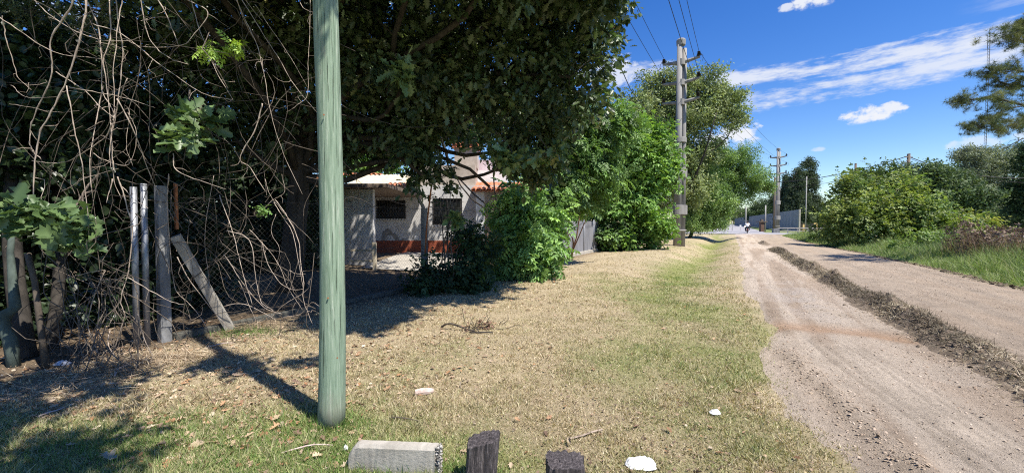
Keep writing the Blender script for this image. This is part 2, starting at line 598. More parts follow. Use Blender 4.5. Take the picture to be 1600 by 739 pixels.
def attr_ground(name, bump, scales=(30.0, 160.0), contrast=(.55, 1.35), bdist=.02):
    """colour painted per area (grass, soil, dust), broken up by fine noise"""
    m, nt, b = newmat(name)
    at = nnode(nt, 'ShaderNodeAttribute', attribute_name='col')
    tc = nnode(nt, 'ShaderNodeTexCoord')
    n1 = nnode(nt, 'ShaderNodeTexNoise', Scale=scales[0], Detail=8.0, Roughness=.75)
    n2 = nnode(nt, 'ShaderNodeTexNoise', Scale=scales[1], Detail=4.0, Roughness=.8)
    for n in (n1, n2):
        nt.links.new(tc.outputs['Object'], n.inputs['Vector'])
    ad = nnode(nt, 'ShaderNodeMath', operation='ADD')
    nt.links.new(n1.outputs['Fac'], ad.inputs[0])
    nt.links.new(n2.outputs['Fac'], ad.inputs[1])
    mr = nnode(nt, 'ShaderNodeMapRange')
    mr.inputs['From Min'].default_value = .7
    mr.inputs['From Max'].default_value = 1.3
    mr.inputs['To Min'].default_value = contrast[0]
    mr.inputs['To Max'].default_value = contrast[1]
    nt.links.new(ad.outputs[0], mr.inputs[0])
    mx = nnode(nt, 'ShaderNodeVectorMath', operation='SCALE')
    nt.links.new(at.outputs['Color'], mx.inputs[0])
    nt.links.new(mr.outputs[0], mx.inputs['Scale'])
    nt.links.new(mx.outputs[0], b.inputs['Base Color'])
    bp = nnode(nt, 'ShaderNodeBump', Strength=bump, Distance=bdist)
    nt.links.new(ad.outputs[0], bp.inputs['Height'])
    nt.links.new(bp.outputs[0], b.inputs['Normal'])
    b.inputs['Roughness'].default_value = .95
    b.inputs['Specular IOR Level'].default_value = .1
    return m


M_GROUND = attr_ground('lawn_soil', .8)
M_ROAD = attr_ground('dirt_road', 1.0, (22.0, 120.0), (.60, 1.36))

# ------------------------------------------------------------------ ground
C_STRAW = np.array((.45, .365, .235))
C_SOIL = np.array((.20, .15, .10))
C_GREEN = np.array((.13, .20, .055))
C_YGREEN = np.array((.25, .27, .085))


def greenness(x, y):
    u, v = xy2uv(x, y)
    g = (fbm(x * .8 + 3, y * .8, 5) - .5) * 1.3 + .10 + (vn(x * 6, y * 6) - .5) * .4
    g = g + .95 * sstep(-x - y * .55, -2.3, .1) * (1 - sstep(y, 3.0, 4.0))        # lusher corner beside the pole
    g = g + .68 * np.exp(-((v + 1.3 - .3 * np.sin(u * .3)) / .75) ** 2) * sstep(u, 3.5, 9)   # damp swale
    g = g + .22 * np.exp(-((v + .1) / .45) ** 2) * (1 - sstep(u, 5, 10))
    g = g - .35 * sstep(-v, 2.8, 4.5)
    return np.clip(g, 0, 1)


def ground_color(x, y):
    u, v = xy2uv(x, y)
    g = greenness(x, y)[:, None]
    n = fbm(x * 2.1, y * 2.1, 3)[:, None]
    c = (C_STRAW * .92 * (1 - g) + C_YGREEN * .85 * g) * (.8 + .4 * n)
    yard = sstep(-v, 5.6, 6.8)[:, None]
    c = c * (1 - yard) + C_SOIL * (.6 + .6 * n) * yard
    right = (sstep(v, 5.9, 6.6) * (1 - sstep(u, 58, 62)))[:, None]
    c = c * (1 - right) + np.array((.14, .19, .07)) * (.7 + .6 * n) * right
    farz = sstep(u, 60, 90)[:, None]
    c = c * (1 - farz) + np.array((.17, .21, .08)) * (.7 + .6 * n) * farz
    return c


def axis(parts):
    out = []
    for a, b, st in parts:
        out.append(np.arange(a, b, st))
    return np.concatenate(out)


def sheet_obj(name, uu, vv, zf, cf, mat, edge=None):
    U, Vv = np.meshgrid(uu, vv, indexing='ij')
    if edge is not None:
        Vv = edge(U, Vv)
    x, y = uv2xy(U, Vv)
    z = zf(x, y, U, Vv)
    b = Buf().sheet(np.stack((x, y, z), -1))
    # orient upward
    b.f = [tuple(reversed(f)) for f in b.f]
    o = obj(name, b, mat, smooth=True)
    c = np.ones((x.size, 4), np.float32)
    c[:, :3] = cf(x.reshape(-1), y.reshape(-1), U.reshape(-1), Vv.reshape(-1))
    at = o.data.attributes.new('col', 'FLOAT_COLOR', 'POINT')
    at.data.foreach_set('color', c.reshape(-1))
    return o


gu = axis([(-900, -100, 80), (-100, -10, 8), (-10, 16, .14), (16, 40, .45), (40, 100, 2.5), (100, 400, 25), (400, 1500, 110)])
gv = axis([(-900, -100, 80), (-100, -16, 6), (-16, -8, .4), (-8, 1.2, .12), (1.2, 10, .5), (10, 60, 5), (60, 300, 30), (300, 1300, 100)])
g = sheet_obj('ground', gu, gv, lambda x, y, u, v: hgt(x, y) - .10 * sstep(v, .9, 1.6) * (1 - sstep(v, 5.4, 6.0)) * (1 - sstep(u, 58, 62)),
              lambda x, y, u, v: ground_color(x, y), M_GROUND)
setp(g, kind='structure')

RL, RR = 0.45, 6.25


def road_left(u):
    return RL - .22 - .11 * sstep(u, 6, 14) + .55 * (fbm(u * .55, u * 0 + 3.3, 4) - .5) + .35 * (1 - sstep(u, 2.6, 4.6))


def road_right(u):
    return RR + .5 * (fbm(u * .4, u * 0 + 8.3, 4) - .5) - .9 * sstep(u, 20, 45)


def road_edge(U, Vv):
    t = (Vv - RL) / (RR - RL)
    return road_left(U) * (1 - t) + road_right(U) * t


def ridge_u(u):
    return .50 + .30 * sstep(6.2 - u, 0, 2.5)


def road_z(x, y, u, v):
    z = .014 + .05 * (1 - ((v - 3.2) / 3.1) ** 2)
    z = z + (fbm(u * .35, v * 2.6, 4) - .5) * .07 + (fbm(u * 3, v * 5, 3) - .5) * .02
    # loose windrow beside the wheel path, in the near left half of the road
    rv = .62 + .38 * (6.0 - u) / 2.2
    rid = np.exp(-((v - rv) / .11) ** 2) * sstep(u, 1.5, 3) * (1 - sstep(u, 5.4, 6.4))
    z = z + rid * (.02 + .07 * fbm(u * 6, v * 6, 3))
    for k, dv in enumerate((1.02, 1.13, 1.36, 1.45, 1.53)):
        tv = dv + .34 * (6.0 - u) / 2.2 + .02 * np.sin(u * 2 + k)
        z = z - .013 * np.exp(-((v - tv) / .026) ** 2) * (1 - sstep(u, 6.3, 7.2))
    # cross gully where water ran over the road
    cg = 7.2 + .35 * np.sin(v * 1.3)
    z = z - .03 * np.exp(-((u - cg) / .25) ** 2) * (1 - sstep(v, 2.0, 2.8))
    e = np.minimum((v - road_left(u)) / .4, (road_right(u) - v) / .4)
    return z - .045 * (1 - np.clip(e, 0, 1)) + hgt(x, y) * (1 - sstep(v, .3, 1.2))


def road_color(x, y, u, v):
    n = fbm(u * .5, v * 1.8, 4)
    n2 = fbm(u * .22 + 9, v * 4.5 + 4, 5)
    n3 = fbm(x * 3, y * 3, 3)
    dust = np.array((.49, .405, .315)); grey = np.array((.445, .37, .29)); red = np.array((.37, .24, .15)); brown = np.array((.335, .255, .185))
    t = sstep(n, .42, .6)[:, None]
    c = dust * (1 - t) + grey * t * (1 - 0) if False else dust * (1 - t) + grey * t
    t2 = (sstep(n2, .5, .68) * .8)[:, None]
    c = c * (1 - t2) + brown * t2
    right = sstep(v, 2.3, 3.0)[:, None]
    c = c * (1 - .6 * right) + (np.array((.375, .295, .215)) * (.55 + .9 * n2[:, None])) * .6 * right
    cg = 7.2 + .35 * np.sin(v * 1.3)
    gu_ = (np.exp(-((u - cg) / .3) ** 2) * (1 - sstep(v, 2.2, 2.9)) * .85)[:, None]
    c = c * (1 - gu_) + red * gu_
    patch = (np.exp(-((u - 10.5) / 2.5) ** 2) * np.exp(-((v - 1.2) / .6) ** 2) * sstep(n3, .35, .6))[:, None] * .7
    c = c * (1 - patch) + np.array((.35, .305, .265)) * patch
    bm = np.exp(-((v - 2.5) / .33) ** 2)[:, None] * .7
    c = c * (1 - bm) + np.array((.36, .285, .215)) * bm
    rv = .62 + .38 * (6.0 - u) / 2.2
    off = v - rv
    dst = (sstep(off, .12, .3) * (1 - sstep(off, .75, 1.05)) * (1 - sstep(u, 6.2, 7.0)))[:, None] * (.55 + .5 * n3[:, None])
    c = c * (1 - dst) + np.array((.52, .435, .34)) * dst
    for k, dv in enumerate((1.02, 1.13, 1.36, 1.45, 1.53)):
        tv = dv + .34 * (6.0 - u) / 2.2 + .02 * np.sin(u * 2 + k)
        c = c * (1 - .25 * (np.exp(-((v - tv) / .02) ** 2) * (1 - sstep(u, 6.3, 7.2)))[:, None])
    rub = (sstep(off, .85, 1.15) * (1 - sstep(v, 2.3, 2.6)) * (1 - sstep(u, 6.6, 7.4)) * sstep(n3, .35, .6))[:, None] * .5
    c = c * (1 - rub) + np.array((.30, .225, .16)) * rub
    rid = (np.exp(-((v - rv + .1) / .22) ** 2) * (1 - sstep(u, 5.6, 6.6)))[:, None] * .7
    c = c * (1 - rid) + np.array((.42, .335, .25)) * rid
    return c * (.82 + .36 * n3[:, None]) * (1 - .13 * right)


ru = axis([(-12, 1.5, .5), (1.5, 9, .035), (9, 16, .07), (16, 30, .2), (30, 66, .8)])
rv_ = np.concatenate((np.linspace(RL, 3.2, 90), np.linspace(3.25, RR, 40)))
road = sheet_obj('dirt_road', ru, rv_, road_z, road_color, M_ROAD, road_edge)
setp(road, kind='structure')

# paved cross street and its continuation beyond the junction
cb = Buf()
ag = np.zeros((60, 8, 3))
for i, vv in enumerate(np.linspace(-140, 140, 60)):
    for j, uu_ in enumerate(np.linspace(65.0, 75.0, 8)):
        x, y = uv2xy(uu_, vv)
        ag[i, j] = (x, y, .05 + .06 * (1 - ((uu_ - 70) / 5) ** 2))
cb.sheet(ag)
cross = setp(obj('cross_street', cb, M_ASPHALT, smooth=True), kind='structure')
cb = Buf()
ag = np.zeros((60, 6, 3))
for i, uu_ in enumerate(np.linspace(74.5, 420, 60)):
    for j, vv in enumerate(np.linspace(-3.4, 4.6, 6)):
        x, y = uv2xy(uu_, vv)
        ag[i, j] = (x, y, .055)
cb.sheet(ag)
setp(obj('street_beyond', cb, M_ASPHALT, smooth=True), kind='structure')

# ---- grass blades (stuff)
BL_V = [(-.5, 0, 0), (.5, 0, 0), (.12, .6, .12), (-.1, .6, .12), (0, 1, .34)]
BL_F = [(0, 1, 2, 3), (3, 2, 4)]
BL1_V = [(-.5, 0, 0), (.5, 0, 0), (0, 1, .25)]
BL1_F = [(0, 1, 2)]


def blades(name, x, y, z, hh, ww, cols, lean, two=False, kind='stuff'):
    n = len(x)
    A = np.stack((rng.normal(0, lean, n), rng.normal(0, lean, n), np.ones(n)), -1)
    h = np.stack((rng.normal(0, 1, n), rng.normal(0, 1, n), np.zeros(n) + .05), -1)
    A, B, N = frames(A, h)
    sc = np.stack((ww, hh, hh), -1)
    return inst(name, BL_V if two else BL1_V, BL_F if two else BL1_F, np.stack((x, y, z), -1), A, B, N, sc, M_GRASS, col=cols, kind=kind)


def lawn_points(n, d0, d1):
    d = d0 * (d1 / d0) ** rng.random(n)
    x = (rng.random(n) * 2.9 - 1.45) * d
    u, v = xy2uv(x, d)
    rl = road_left(u)
    k = (v < rl + .55 * rng.random(n) ** 2.6 * (.4 + 1.2 * vn(x * 3, d * 3))) & (v > -6.5)
    dens = 1 - .75 * sstep(-v, 4.6, 6.2)
    k &= rng.random(n) < dens
    return x[k], d[k]


x, y = lawn_points(430000, 2.3, 13)
gn = np.clip(greenness(x, y) + rng.normal(0, .22, len(x)), 0, 1)[:, None]
dist = np.hypot(x, y)
lush = sstep(-x - y * .55, -2.3, .1) * (1 - sstep(y, 3.0, 4.0))
hh = (.015 + .018 * rng.random(len(x))) * (.75 + 1.7 * vn(x * 11, y * 11) * vn(x * 2.5 + 7, y * 2.5) * 1.6) * (1 + 1.0 * lush * rng.random(len(x)) + .3 * gn[:, 0])
ww = (.0035 + .0012 * dist) * (.6 + .8 * rng.random(len(x)))
straw = mixcol(len(x), [(.60, .49, .33), (.50, .40, .26), (.72, .61, .44), (.25, .175, .11), (.42, .37, .20)], jit=.28)
grn = mixcol(len(x), [(.14, .23, .06), (.21, .29, .085), (.33, .37, .13), (.50, .46, .26)], jit=.25)
setp(blades('lawn_grass', x, y, hgt(x, y) - .004, hh, ww, straw * (1 - gn) + grn * gn, .85), kind='stuff')
x, y = lawn_points(60000, 13, 34)
gn = np.clip(greenness(x, y) + rng.normal(0, .2, len(x)), 0, 1)[:, None]
straw = mixcol(len(x), [(.52, .42, .26), (.42, .33, .19), (.58, .48, .31)], jit=.15)
grn = mixcol(len(x), [(.17, .25, .065), (.27, .31, .09)], jit=.15)
dist = np.hypot(x, y)
blades('lawn_grass', x, y, hgt(x, y) - .004, .03 + .03 * rng.random(len(x)), .0016 * dist, straw * (1 - gn) + grn * gn, .9)
# rank tufts at the kerb block, the pole and the fence foot
tx, ty = [], []
for (px, py, r_, n_) in ((600, 732, .28, 900), (560, 715, .15, 300), (518, 664, .17, 700), (660, 739, .12, 200), (385, 520, .30, 700), (420, 690, .5, 700),
                         (150, 715, .6, 900), (300, 700, .5, 700), (735, 745, .10, 130), (60, 700, .5, 600), (250, 735, .6, 900)):
    c = G(px, py)
    tx.append(c[0] + rng.normal(0, r_, n_)); ty.append(c[1] + rng.normal(0, r_ * .5, n_))
x, y = np.concatenate(tx), np.concatenate(ty)
n = len(x)
blades('rank_grass', x, y, hgt(x, y) - .004, .05 + .08 * rng.random(n), np.full(n, .006), mixcol(n, [(.10, .20, .04), (.16, .26, .06), (.30, .30, .12)], [3, 3, 1]), .5, True)
# verge on the right of the road
n = 52000
u = 3 + 57 * rng.random(n) ** 1.3
v = road_right(u) + .05 + 2.6 * rng.random(n) ** 1.3
x, y = uv2xy(u, v)
edge = sstep(v - road_right(u), 0, 1.0)
hv = (.06 + .19 * edge) * (.5 + 1.0 * rng.random(n)) * (.35 + 1.3 * fbm(x * .8, y * .8, 3) ** 1.5 / .35)
blades('verge_grass', x, y, hgt(x, y) - .01, hv, .008 + .0008 * np.hypot(x, y),
       mixcol(n, [(.16, .25, .07), (.23, .33, .10), (.33, .38, .16), (.50, .46, .30)], [3, 4, 3, 1.2], .3), .6, True)
# field of dead weeds behind the verge: brown stalks with seed heads
n = 45000
u = 2 + 22 * rng.random(n)
v = 7.6 + 2.2 * fbm(u * .7, u * 0 + 6.1, 3) ** 1.5 + 13 * rng.random(n) ** 1.3
x, y = uv2xy(u, v)
k = vn(x * .5, y * .5) > .12
x, y = x[k], y[k]
n = len(x)
blades('dead_weeds', x, y, hgt(x, y), (.55 + .75 * rng.random(n)) * (.55 + .8 * vn(x * .9, y * .9)), .012 + .001 * np.hypot(x, y),
       mixcol(n, [(.24, .17, .125), (.33, .25, .18), (.18, .125, .095), (.40, .33, .24)], [4, 3, 3, 1]), .22, True)
n = 60000
u = 2 + 22 * rng.random(n)
v = 7.6 + 2.2 * fbm(u * .7, u * 0 + 6.1, 3) ** 1.5 + 13 * rng.random(n) ** 1.3
x, y = uv2xy(u, v)
A = norm(rng.normal(0, 1, (n, 3)) + np.array((0, 0, .6)))
A, B, N = frames(A, rng.normal(0, 1, (n, 3)))
inst('dead_weed_heads', [(-.3, 0, 0), (.3, .2, 0), (.1, 1, .2)], [(0, 1, 2)], np.stack((x, y, hgt(x, y) + (.45 + .75 * rng.random(n)) * (.55 + .8 * vn(x * .9, y * .9))), -1), A, B, N,
     .07 + .09 * rng.random(n), M_DRY, col=mixcol(n, [(.21, .145, .105), (.30, .22, .16), (.15, .10, .08)]), kind='stuff')

OV_LEAF = [(0, 0, 0), (.4, .5, .12), (0, 1, 0), (-.35, .45, .15)]
# ---- fallen leaves
LV = [(0, 0, 0), (.22, .18, .10), (.12, .34, .05), (.36, .52, .16), (.16, .66, .07), (.2, .86, .1), (0, 1, .08),
      (-.2, .84, .12), (-.15, .64, .06), (-.36, .5, .18), (-.13, .32, .05), (-.24, .16, .11), (0, .5, -.03)]
LF = [(0, 1, 2, 12), (2, 3, 4, 12), (4, 5, 6, 12), (6, 7, 8, 12), (8, 9, 10, 12), (10, 11, 0, 12)]
DRYC = [(.45, .33, .22), (.36, .20, .10), (.55, .45, .32), (.28, .15, .08), (.20, .13, .09)]
n = 21000
d = 2.6 * (15 / 2.6) ** rng.random(n)
x = (rng.random(n) * 2.6 - 1.35) * d
u, v = xy2uv(x, d)
k = (v < road_left(u)) & (v > -8.5) & (rng.random(n) < .10 + .9 * sstep(-v, 1.2, 4.2)) & (fbm(x * 1.1, d * 1.1, 3) + .25 * rng.random(n) > .55)
x, y = x[k], d[k]
n = len(x)
A, B, N = frames(np.stack((rng.normal(0, 1, n), rng.normal(0, 1, n), rng.normal(0, .18, n)), -1), np.stack((rng.normal(0, .4, n), rng.normal(0, .4, n), np.ones(n)), -1))
inst('fallen_leaves', LV, LF, np.stack((x, y, hgt(x, y) + .018), -1), A, B, N, (.02 + .055 * rng.random(n) ** 2.2), M_DRY, col=mixcol(n, DRYC, [3, 2, 2, 2, 2]), kind='stuff')

tx, ty = [], []
for (px, py, r_, n_) in ((170, 580, .35, 900), (235, 565, .3, 600), (300, 560, .35, 700), (60, 620, .3, 300), (420, 510, .3, 300)):
    c = G(px, py)
    tx.append(c[0] + rng.normal(0, r_, n_)); ty.append(c[1] + rng.normal(0, r_ * .45, n_))
x, y = np.concatenate(tx), np.concatenate(ty)
n = len(x)
A, B, N = frames(rng.normal(0, 1, (n, 3)) * np.array((1, 1, .35)), rng.normal(0, .5, (n, 3)) + np.array((0, 0, 1)))
inst('dry_straw', BL1_V, BL1_F, np.stack((x, y, hgt(x, y) + .005 + .05 * rng.random(n)), -1), A, B, N,
     np.stack((np.full(n, .006), .08 + .16 * rng.random(n), np.full(n, .05)), -1), M_DRY, col=mixcol(n, [(.46, .36, .24), (.36, .27, .18), (.56, .46, .32), (.24, .17, .11)]), kind='stuff')
n = 26000
d = 2.4 * (14 / 2.4) ** rng.random(n)
x = (rng.random(n) * 2.7 - 1.35) * d
u, v = xy2uv(x, d)
k = (v < road_left(u)) & (v > -7) & (fbm(x * 1.7 + 4, d * 1.7, 4) + .35 * rng.random(n) > .62)
x, y = x[k], d[k]
n = len(x)
A, B, N = frames(np.stack((rng.normal(0, 1, n), rng.normal(0, 1, n), rng.normal(0, .3, n)), -1), np.stack((rng.normal(0, .5, n), rng.normal(0, .5, n), np.ones(n)), -1))
inst('leaf_crumbs', OV_LEAF, [(0, 1, 2, 3)], np.stack((x, y, hgt(x, y) + .014), -1), A, B, N, .010 + .022 * rng.random(n) ** 2, M_DRY, col=mixcol(n, [(.22, .15, .10), (.34, .24, .16), (.15, .11, .08), (.55, .46, .34)], [3, 3, 3, 1]), kind='stuff')
# ---- loose stones and clods on the road
OV = [(1, 0, 0), (-1, 0, 0), (0, 1, 0), (0, -1, 0), (0, 0, .8), (0, 0, -.8), (.6, .6, .3), (-.6, .55, .3), (-.6, -.6, .3), (.6, -.6, .3)]
OF = [(0, 6, 4), (6, 2, 4), (2, 7, 4), (7, 1, 4), (1, 8, 4), (8, 3, 4), (3, 9, 4), (9, 0, 4), (0, 2, 6), (2, 1, 7), (1, 3, 8), (3, 0, 9)]


def stones(name, x, y, z, s, cols, sq=.7):
    n = len(x)
    A, B, N = frames(rng.normal(0, 1, (n, 3)) * np.array((1, 1, .25)), np.array((0, 0, 1.0)) + rng.normal(0, .25, (n, 3)))
    sc = np.stack((s * (.6 + .6 * rng.random(n)), s * (.7 + .6 * rng.random(n)), s * sq * (.6 + .6 * rng.random(n))), -1)
    return inst(name, OV, OF, np.stack((x, y, z), -1), A, B, N, sc, M_STONE, col=cols, kind='stuff')


n = 48000
u = 1.2 + 20 * rng.random(n) ** 1.7
v = RL + 5.6 * rng.random(n)
dens = .25 + .75 * sstep(fbm(u * .5 + 3, v * 1.8, 3), .42, .6) + .8 * np.exp(-((u - 9.5) / 1.5) ** 2 - ((v - 1.5) / .7) ** 2) + .6 * np.exp(-((v - 2.0) / .35) ** 2) * (u < 7)
k = (rng.random(n) < dens) & (v > road_left(u) - .1)
u, v = u[k], v[k]
x, y = uv2xy(u, v)
stones('road_gravel', x, y, road_z(x, y, u, v) + .002, .003 + .012 * rng.random(len(x)) ** 7 + .0003 * u, mixcol(len(x), [(.36, .29, .22), (.25, .195, .15), (.46, .38, .30), (.31, .22, .15)]))
# windrow of crumbs
n = 800
u = 1.8 + 4.3 * rng.random(n)
rv = .62 + .38 * (6.0 - u) / 2.2
v = rv - .04 + rng.normal(0, .10, n)
x, y = uv2xy(u, v)
stones('soil_crumbs', x, y, road_z(x, y, u, v) + .003, .006 + .011 * rng.random(n) ** 3, mixcol(n, [(.36, .28, .20), (.28, .21, .15), (.42, .33, .25)]))
n = 2600
u = 2 + 45 * rng.random(n) ** 1.4
v = road_right(u) + rng.normal(-.05, .10, n)
x, y = uv2xy(u, v)
stones('verge_clods', x, y, hgt(x, y) + .02, .015 + .05 * rng.random(n) ** 3, mixcol(n, [(.13, .10, .07), (.20, .15, .105), (.10, .08, .055)]))
# graded ridge of sods and soil along the road
def ridge_h(u, v):
    vc = 2.55 - .016 * (u - 4) + .16 * (fbm(u * .5, u * 0 + 1.7, 3) - .5)
    w = .21 + .20 * (fbm(u * .7 + 4, u * 0, 3) - .5)
    amp = (.11 + .34 * (fbm(u * 1.1 + 7, u * 0 + 2, 3) - .38)) * sstep(u, 1, 3)
    amp = amp * (1 - sstep(u, 27, 30)) + .22 * np.exp(-((u - 36) / 1.6) ** 2)
    return np.maximum(amp, 0) * np.exp(-((v - vc) / w) ** 2), vc, w


bu = axis([(1, 10, .05), (10, 20, .1), (20, 40, .25)])
bv = np.linspace(-.75, .75, 44)
U, D = np.meshgrid(bu, bv, indexing='ij')
_, vc, w = ridge_h(U, D)
V_ = vc + D
h, _, _ = ridge_h(U, V_)
x, y = uv2xy(U, V_)
rough = (fbm(x * 7, y * 7, 4) - .5)
z = road_z(x, y, U, V_) + h * (1 + 1.3 * rough) - .012 + .03 * rough * np.exp(-(D / .4) ** 2)
b = Buf().sheet(np.stack((x, y, z), -1))
b.f = [tuple(reversed(f)) for f in b.f]
M_RIDGE = surf('turned_soil', (.10, .075, .052), (.22, .17, .12), 7, .97, 1.0, 60, c3=(.34, .275, .20))
setp(obj('soil_ridge', b, M_RIDGE), kind='structure')
n = 6000
u = 1.5 + 27 * rng.random(n) ** 1.35
_, vc, w = ridge_h(u, u)
v = vc + rng.normal(0, .16, n)
h, _, _ = ridge_h(u, v)
x, y = uv2xy(u, v)
dk = sstep(fbm(u * .8, u * 0 + 5, 3), .4, .6)[:, None]
stones('ridge_clods', x, y, road_z(x, y, u, v) + h * .95, .005 + .032 * rng.random(n) ** 5, mixcol(n, [(.26, .20, .145), (.18, .14, .10), (.33, .26, .19)]) * (1 - .4 * dk), .8)
n = 26000
u = 1.5 + 27 * rng.random(n) ** 1.35
_, vc, w = ridge_h(u, u)
v = vc + rng.normal(0, .16, n)
h, _, _ = ridge_h(u, v)
x, y = uv2xy(u, v)
dk = sstep(fbm(u * .8, u * 0 + 5, 3), .4, .6)[:, None]
A, B, N = frames(rng.normal(0, 1, (n, 3)) * np.array((1, 1, .7)), rng.normal(0, .5, (n, 3)) + np.array((0, 0, 1)))
inst('uprooted_grass', BL1_V, BL1_F, np.stack((x, y, road_z(x, y, u, v) + h + .012 * rng.random(n)), -1), A, B, N,
     np.stack((np.full(n, .004) + .0006 * u, .04 + .08 * rng.random(n), np.full(n, .04)), -1), M_DRY,
     col=mixcol(n, [(.38, .32, .22), (.28, .24, .15), (.20, .16, .11), (.48, .41, .29)]) * (1 - .5 * dk), kind='stuff')

# ------------------------------------------------------------------ green wooden pole beside the walker
pb = G(518, 662)
t = thing('wooden_pole', 'thick green painted wooden utility pole standing nearest in the grass', 'utility pole', pb)
path, rad = [], []
for k in range(40):
    z = -.05 + 8.0 * k / 39
    path.append(pb + np.array((.012 * math.sin(z * 1.3) - .018 * z * 0 + .014 * math.sin(z * .6), .01 * math.sin(z), z)))
    rad.append(.0965 - .003 * z + .0035 * math.sin(z * 2.1 + 1) + (.004 if k < 2 else 0))
obj('shaft', Buf().tube(path, rad, 28, wob=.03), M_POLE, t, smooth=True)
for (z, a) in ((1.02, .3), (1.93, -.4), (.55, .9), (2.4, .2)):
    c = pb + np.array((.096 * math.sin(a), -.096 * math.cos(a), z))
    kb = Buf().tube([c, c + np.array((.008 * math.sin(a), -.008 * math.cos(a), 0))], .006, 8)
    obj('nail', kb, M_RUST, t)

# ------------------------------------------------------------------ fence along the yard
M_PLINTH = surf('dark_kerb', (.05, .052, .042), (.13, .125, .105), 8, .95, .6, 40)  # kerb concrete toned darker than the fence posts
FV = -6.75


def fpt(u, z=0.0, dv=0.0):
    x, y = uv2xy(u, FV + dv)
    return np.array((x, y, z))


def u_at(px):
    k = (px - 800.0) / FPX
    return FV / (k * SV[0] + SV[1]) * (k * SU[0] + SU[1])


yaw = -SA  # along-street rotation about z
uA, uB = u_at(253), u_at(663)
f0 = fpt(uA)
t = thing('chain_link_fence', 'grey chain link fence on concrete posts in front of the old house', 'fence', f0)  # wires and posts toned darker to stand for the deep shade here
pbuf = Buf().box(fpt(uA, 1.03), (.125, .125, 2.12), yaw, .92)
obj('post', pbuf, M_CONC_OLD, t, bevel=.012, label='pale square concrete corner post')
b = Buf()
p0, p1 = fpt(uB), fpt(uB, 1.95)
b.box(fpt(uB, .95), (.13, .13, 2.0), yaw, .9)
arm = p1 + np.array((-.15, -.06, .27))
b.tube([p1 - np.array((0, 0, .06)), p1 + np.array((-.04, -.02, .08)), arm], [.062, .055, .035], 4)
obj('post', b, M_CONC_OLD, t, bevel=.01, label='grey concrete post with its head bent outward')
b = Buf()
s0, s1 = fpt(uA + .14, 1.42, .02), fpt(u_at(352), -.02, .10)
b.tube([s0, s1], [.078, .075], 4)
obj('brace', b, M_CONC, t, label='slanting concrete brace')
for uu_, hh_ in ((u_at(206), 2.05), (u_at(222), 2.1)):
    b = Buf().tube([fpt(uu_, -.02, .05), fpt(uu_ + .01, hh_, .05)], .036, 10)
    obj('pipe_post', b, M_GALV, t, smooth=True)
b = Buf().box(fpt(u_at(275), 1.82, .02), (.045, .03, .62), yaw)
obj('rusty_strap', b, M_RUST, t)
for uu_, ln in ((u_at(545) + .2, 4.0),):
    pass
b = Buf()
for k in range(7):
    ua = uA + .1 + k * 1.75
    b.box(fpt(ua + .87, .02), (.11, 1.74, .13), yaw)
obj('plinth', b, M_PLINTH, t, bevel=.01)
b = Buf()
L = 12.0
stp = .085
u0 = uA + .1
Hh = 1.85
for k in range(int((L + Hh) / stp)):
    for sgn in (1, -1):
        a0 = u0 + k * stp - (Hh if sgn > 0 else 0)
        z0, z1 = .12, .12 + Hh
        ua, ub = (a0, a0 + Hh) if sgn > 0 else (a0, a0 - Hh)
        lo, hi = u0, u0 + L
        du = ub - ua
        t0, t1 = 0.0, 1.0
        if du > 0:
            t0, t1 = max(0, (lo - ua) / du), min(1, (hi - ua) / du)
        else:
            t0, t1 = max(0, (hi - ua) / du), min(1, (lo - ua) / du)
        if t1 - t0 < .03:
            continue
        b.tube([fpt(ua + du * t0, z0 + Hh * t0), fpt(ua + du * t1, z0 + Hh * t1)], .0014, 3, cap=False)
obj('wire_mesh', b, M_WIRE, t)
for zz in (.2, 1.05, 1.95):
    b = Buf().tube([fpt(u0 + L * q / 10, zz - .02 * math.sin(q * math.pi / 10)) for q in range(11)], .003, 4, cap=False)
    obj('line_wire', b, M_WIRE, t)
b = Buf().tube([P(676, 275, 10.0), P(667, 350, 10.0), P(664, 400, 10.2)], .022, 6)
setp(obj('rusty_stake', b, M_RUST), 'slanting rust orange iron stake beside the bent concrete fence post', 'stake')

# sheet metal fence further along
ua, ub = u_at(872), u_at(940)
t = thing('sheet_metal_fence', 'low dark grey sheet metal fence on a concrete kerb past the shrubs', 'fence', fpt(ua))
NP = 4
seg = (ub - ua) / NP
for k in range(NP):
    uu_ = np.linspace(ua + k * seg + .03, ua + (k + 1) * seg - .03, 44)
    gr = np.zeros((44, 2, 3))
    for i, q in enumerate(uu_):
        off = .016 * (1 if (i // 2) % 2 else -1)
        gr[i, 0] = fpt(q, .14, off); gr[i, 1] = fpt(q, 1.68, off)
    b = Buf().sheet(gr)
    o = obj('panel', b, M_SHEET, t)
    md = o.modifiers.new('solid', 'SOLIDIFY'); md.thickness = .004
for k in range(NP + 1):
    b = Buf().tube([fpt(ua + k * seg, 0, .05), fpt(ua + k * seg, 1.75, .05)], .03, 10)
    obj('post', b, M_GALV, t, smooth=True)
for zz in (.45, 1.5):
    obj('rail', Buf().box(fpt((ua + ub) / 2, zz, -.045), (.04, ub - ua, .05), yaw), M_SHEET, t)
obj('plinth', Buf().box(fpt((ua + ub) / 2, .06, .02), (.20, ub - ua + .2, .17), yaw), M_CONC, t, bevel=.01)

# ------------------------------------------------------------------ the old house
def hx(px, Y):
    return (px - 800.0) / FPX * Y


HB = .2
Yw = 19.0
t = thing('house', 'old plastered house with red wainscot, barred window and terracotta tiled roof', 'house', (hx(640, Yw), Yw, HB))
xL, xM, xR = hx(560, Yw), hx(648, Yw), hx(800, Yw)


def wallbox(x0, x1, y0, y1, z0, z1):
    return Buf().box(((x0 + x1) / 2, (y0 + y1) / 2, (z0 + z1) / 2), (x1 - x0, y1 - y0, z1 - z0))


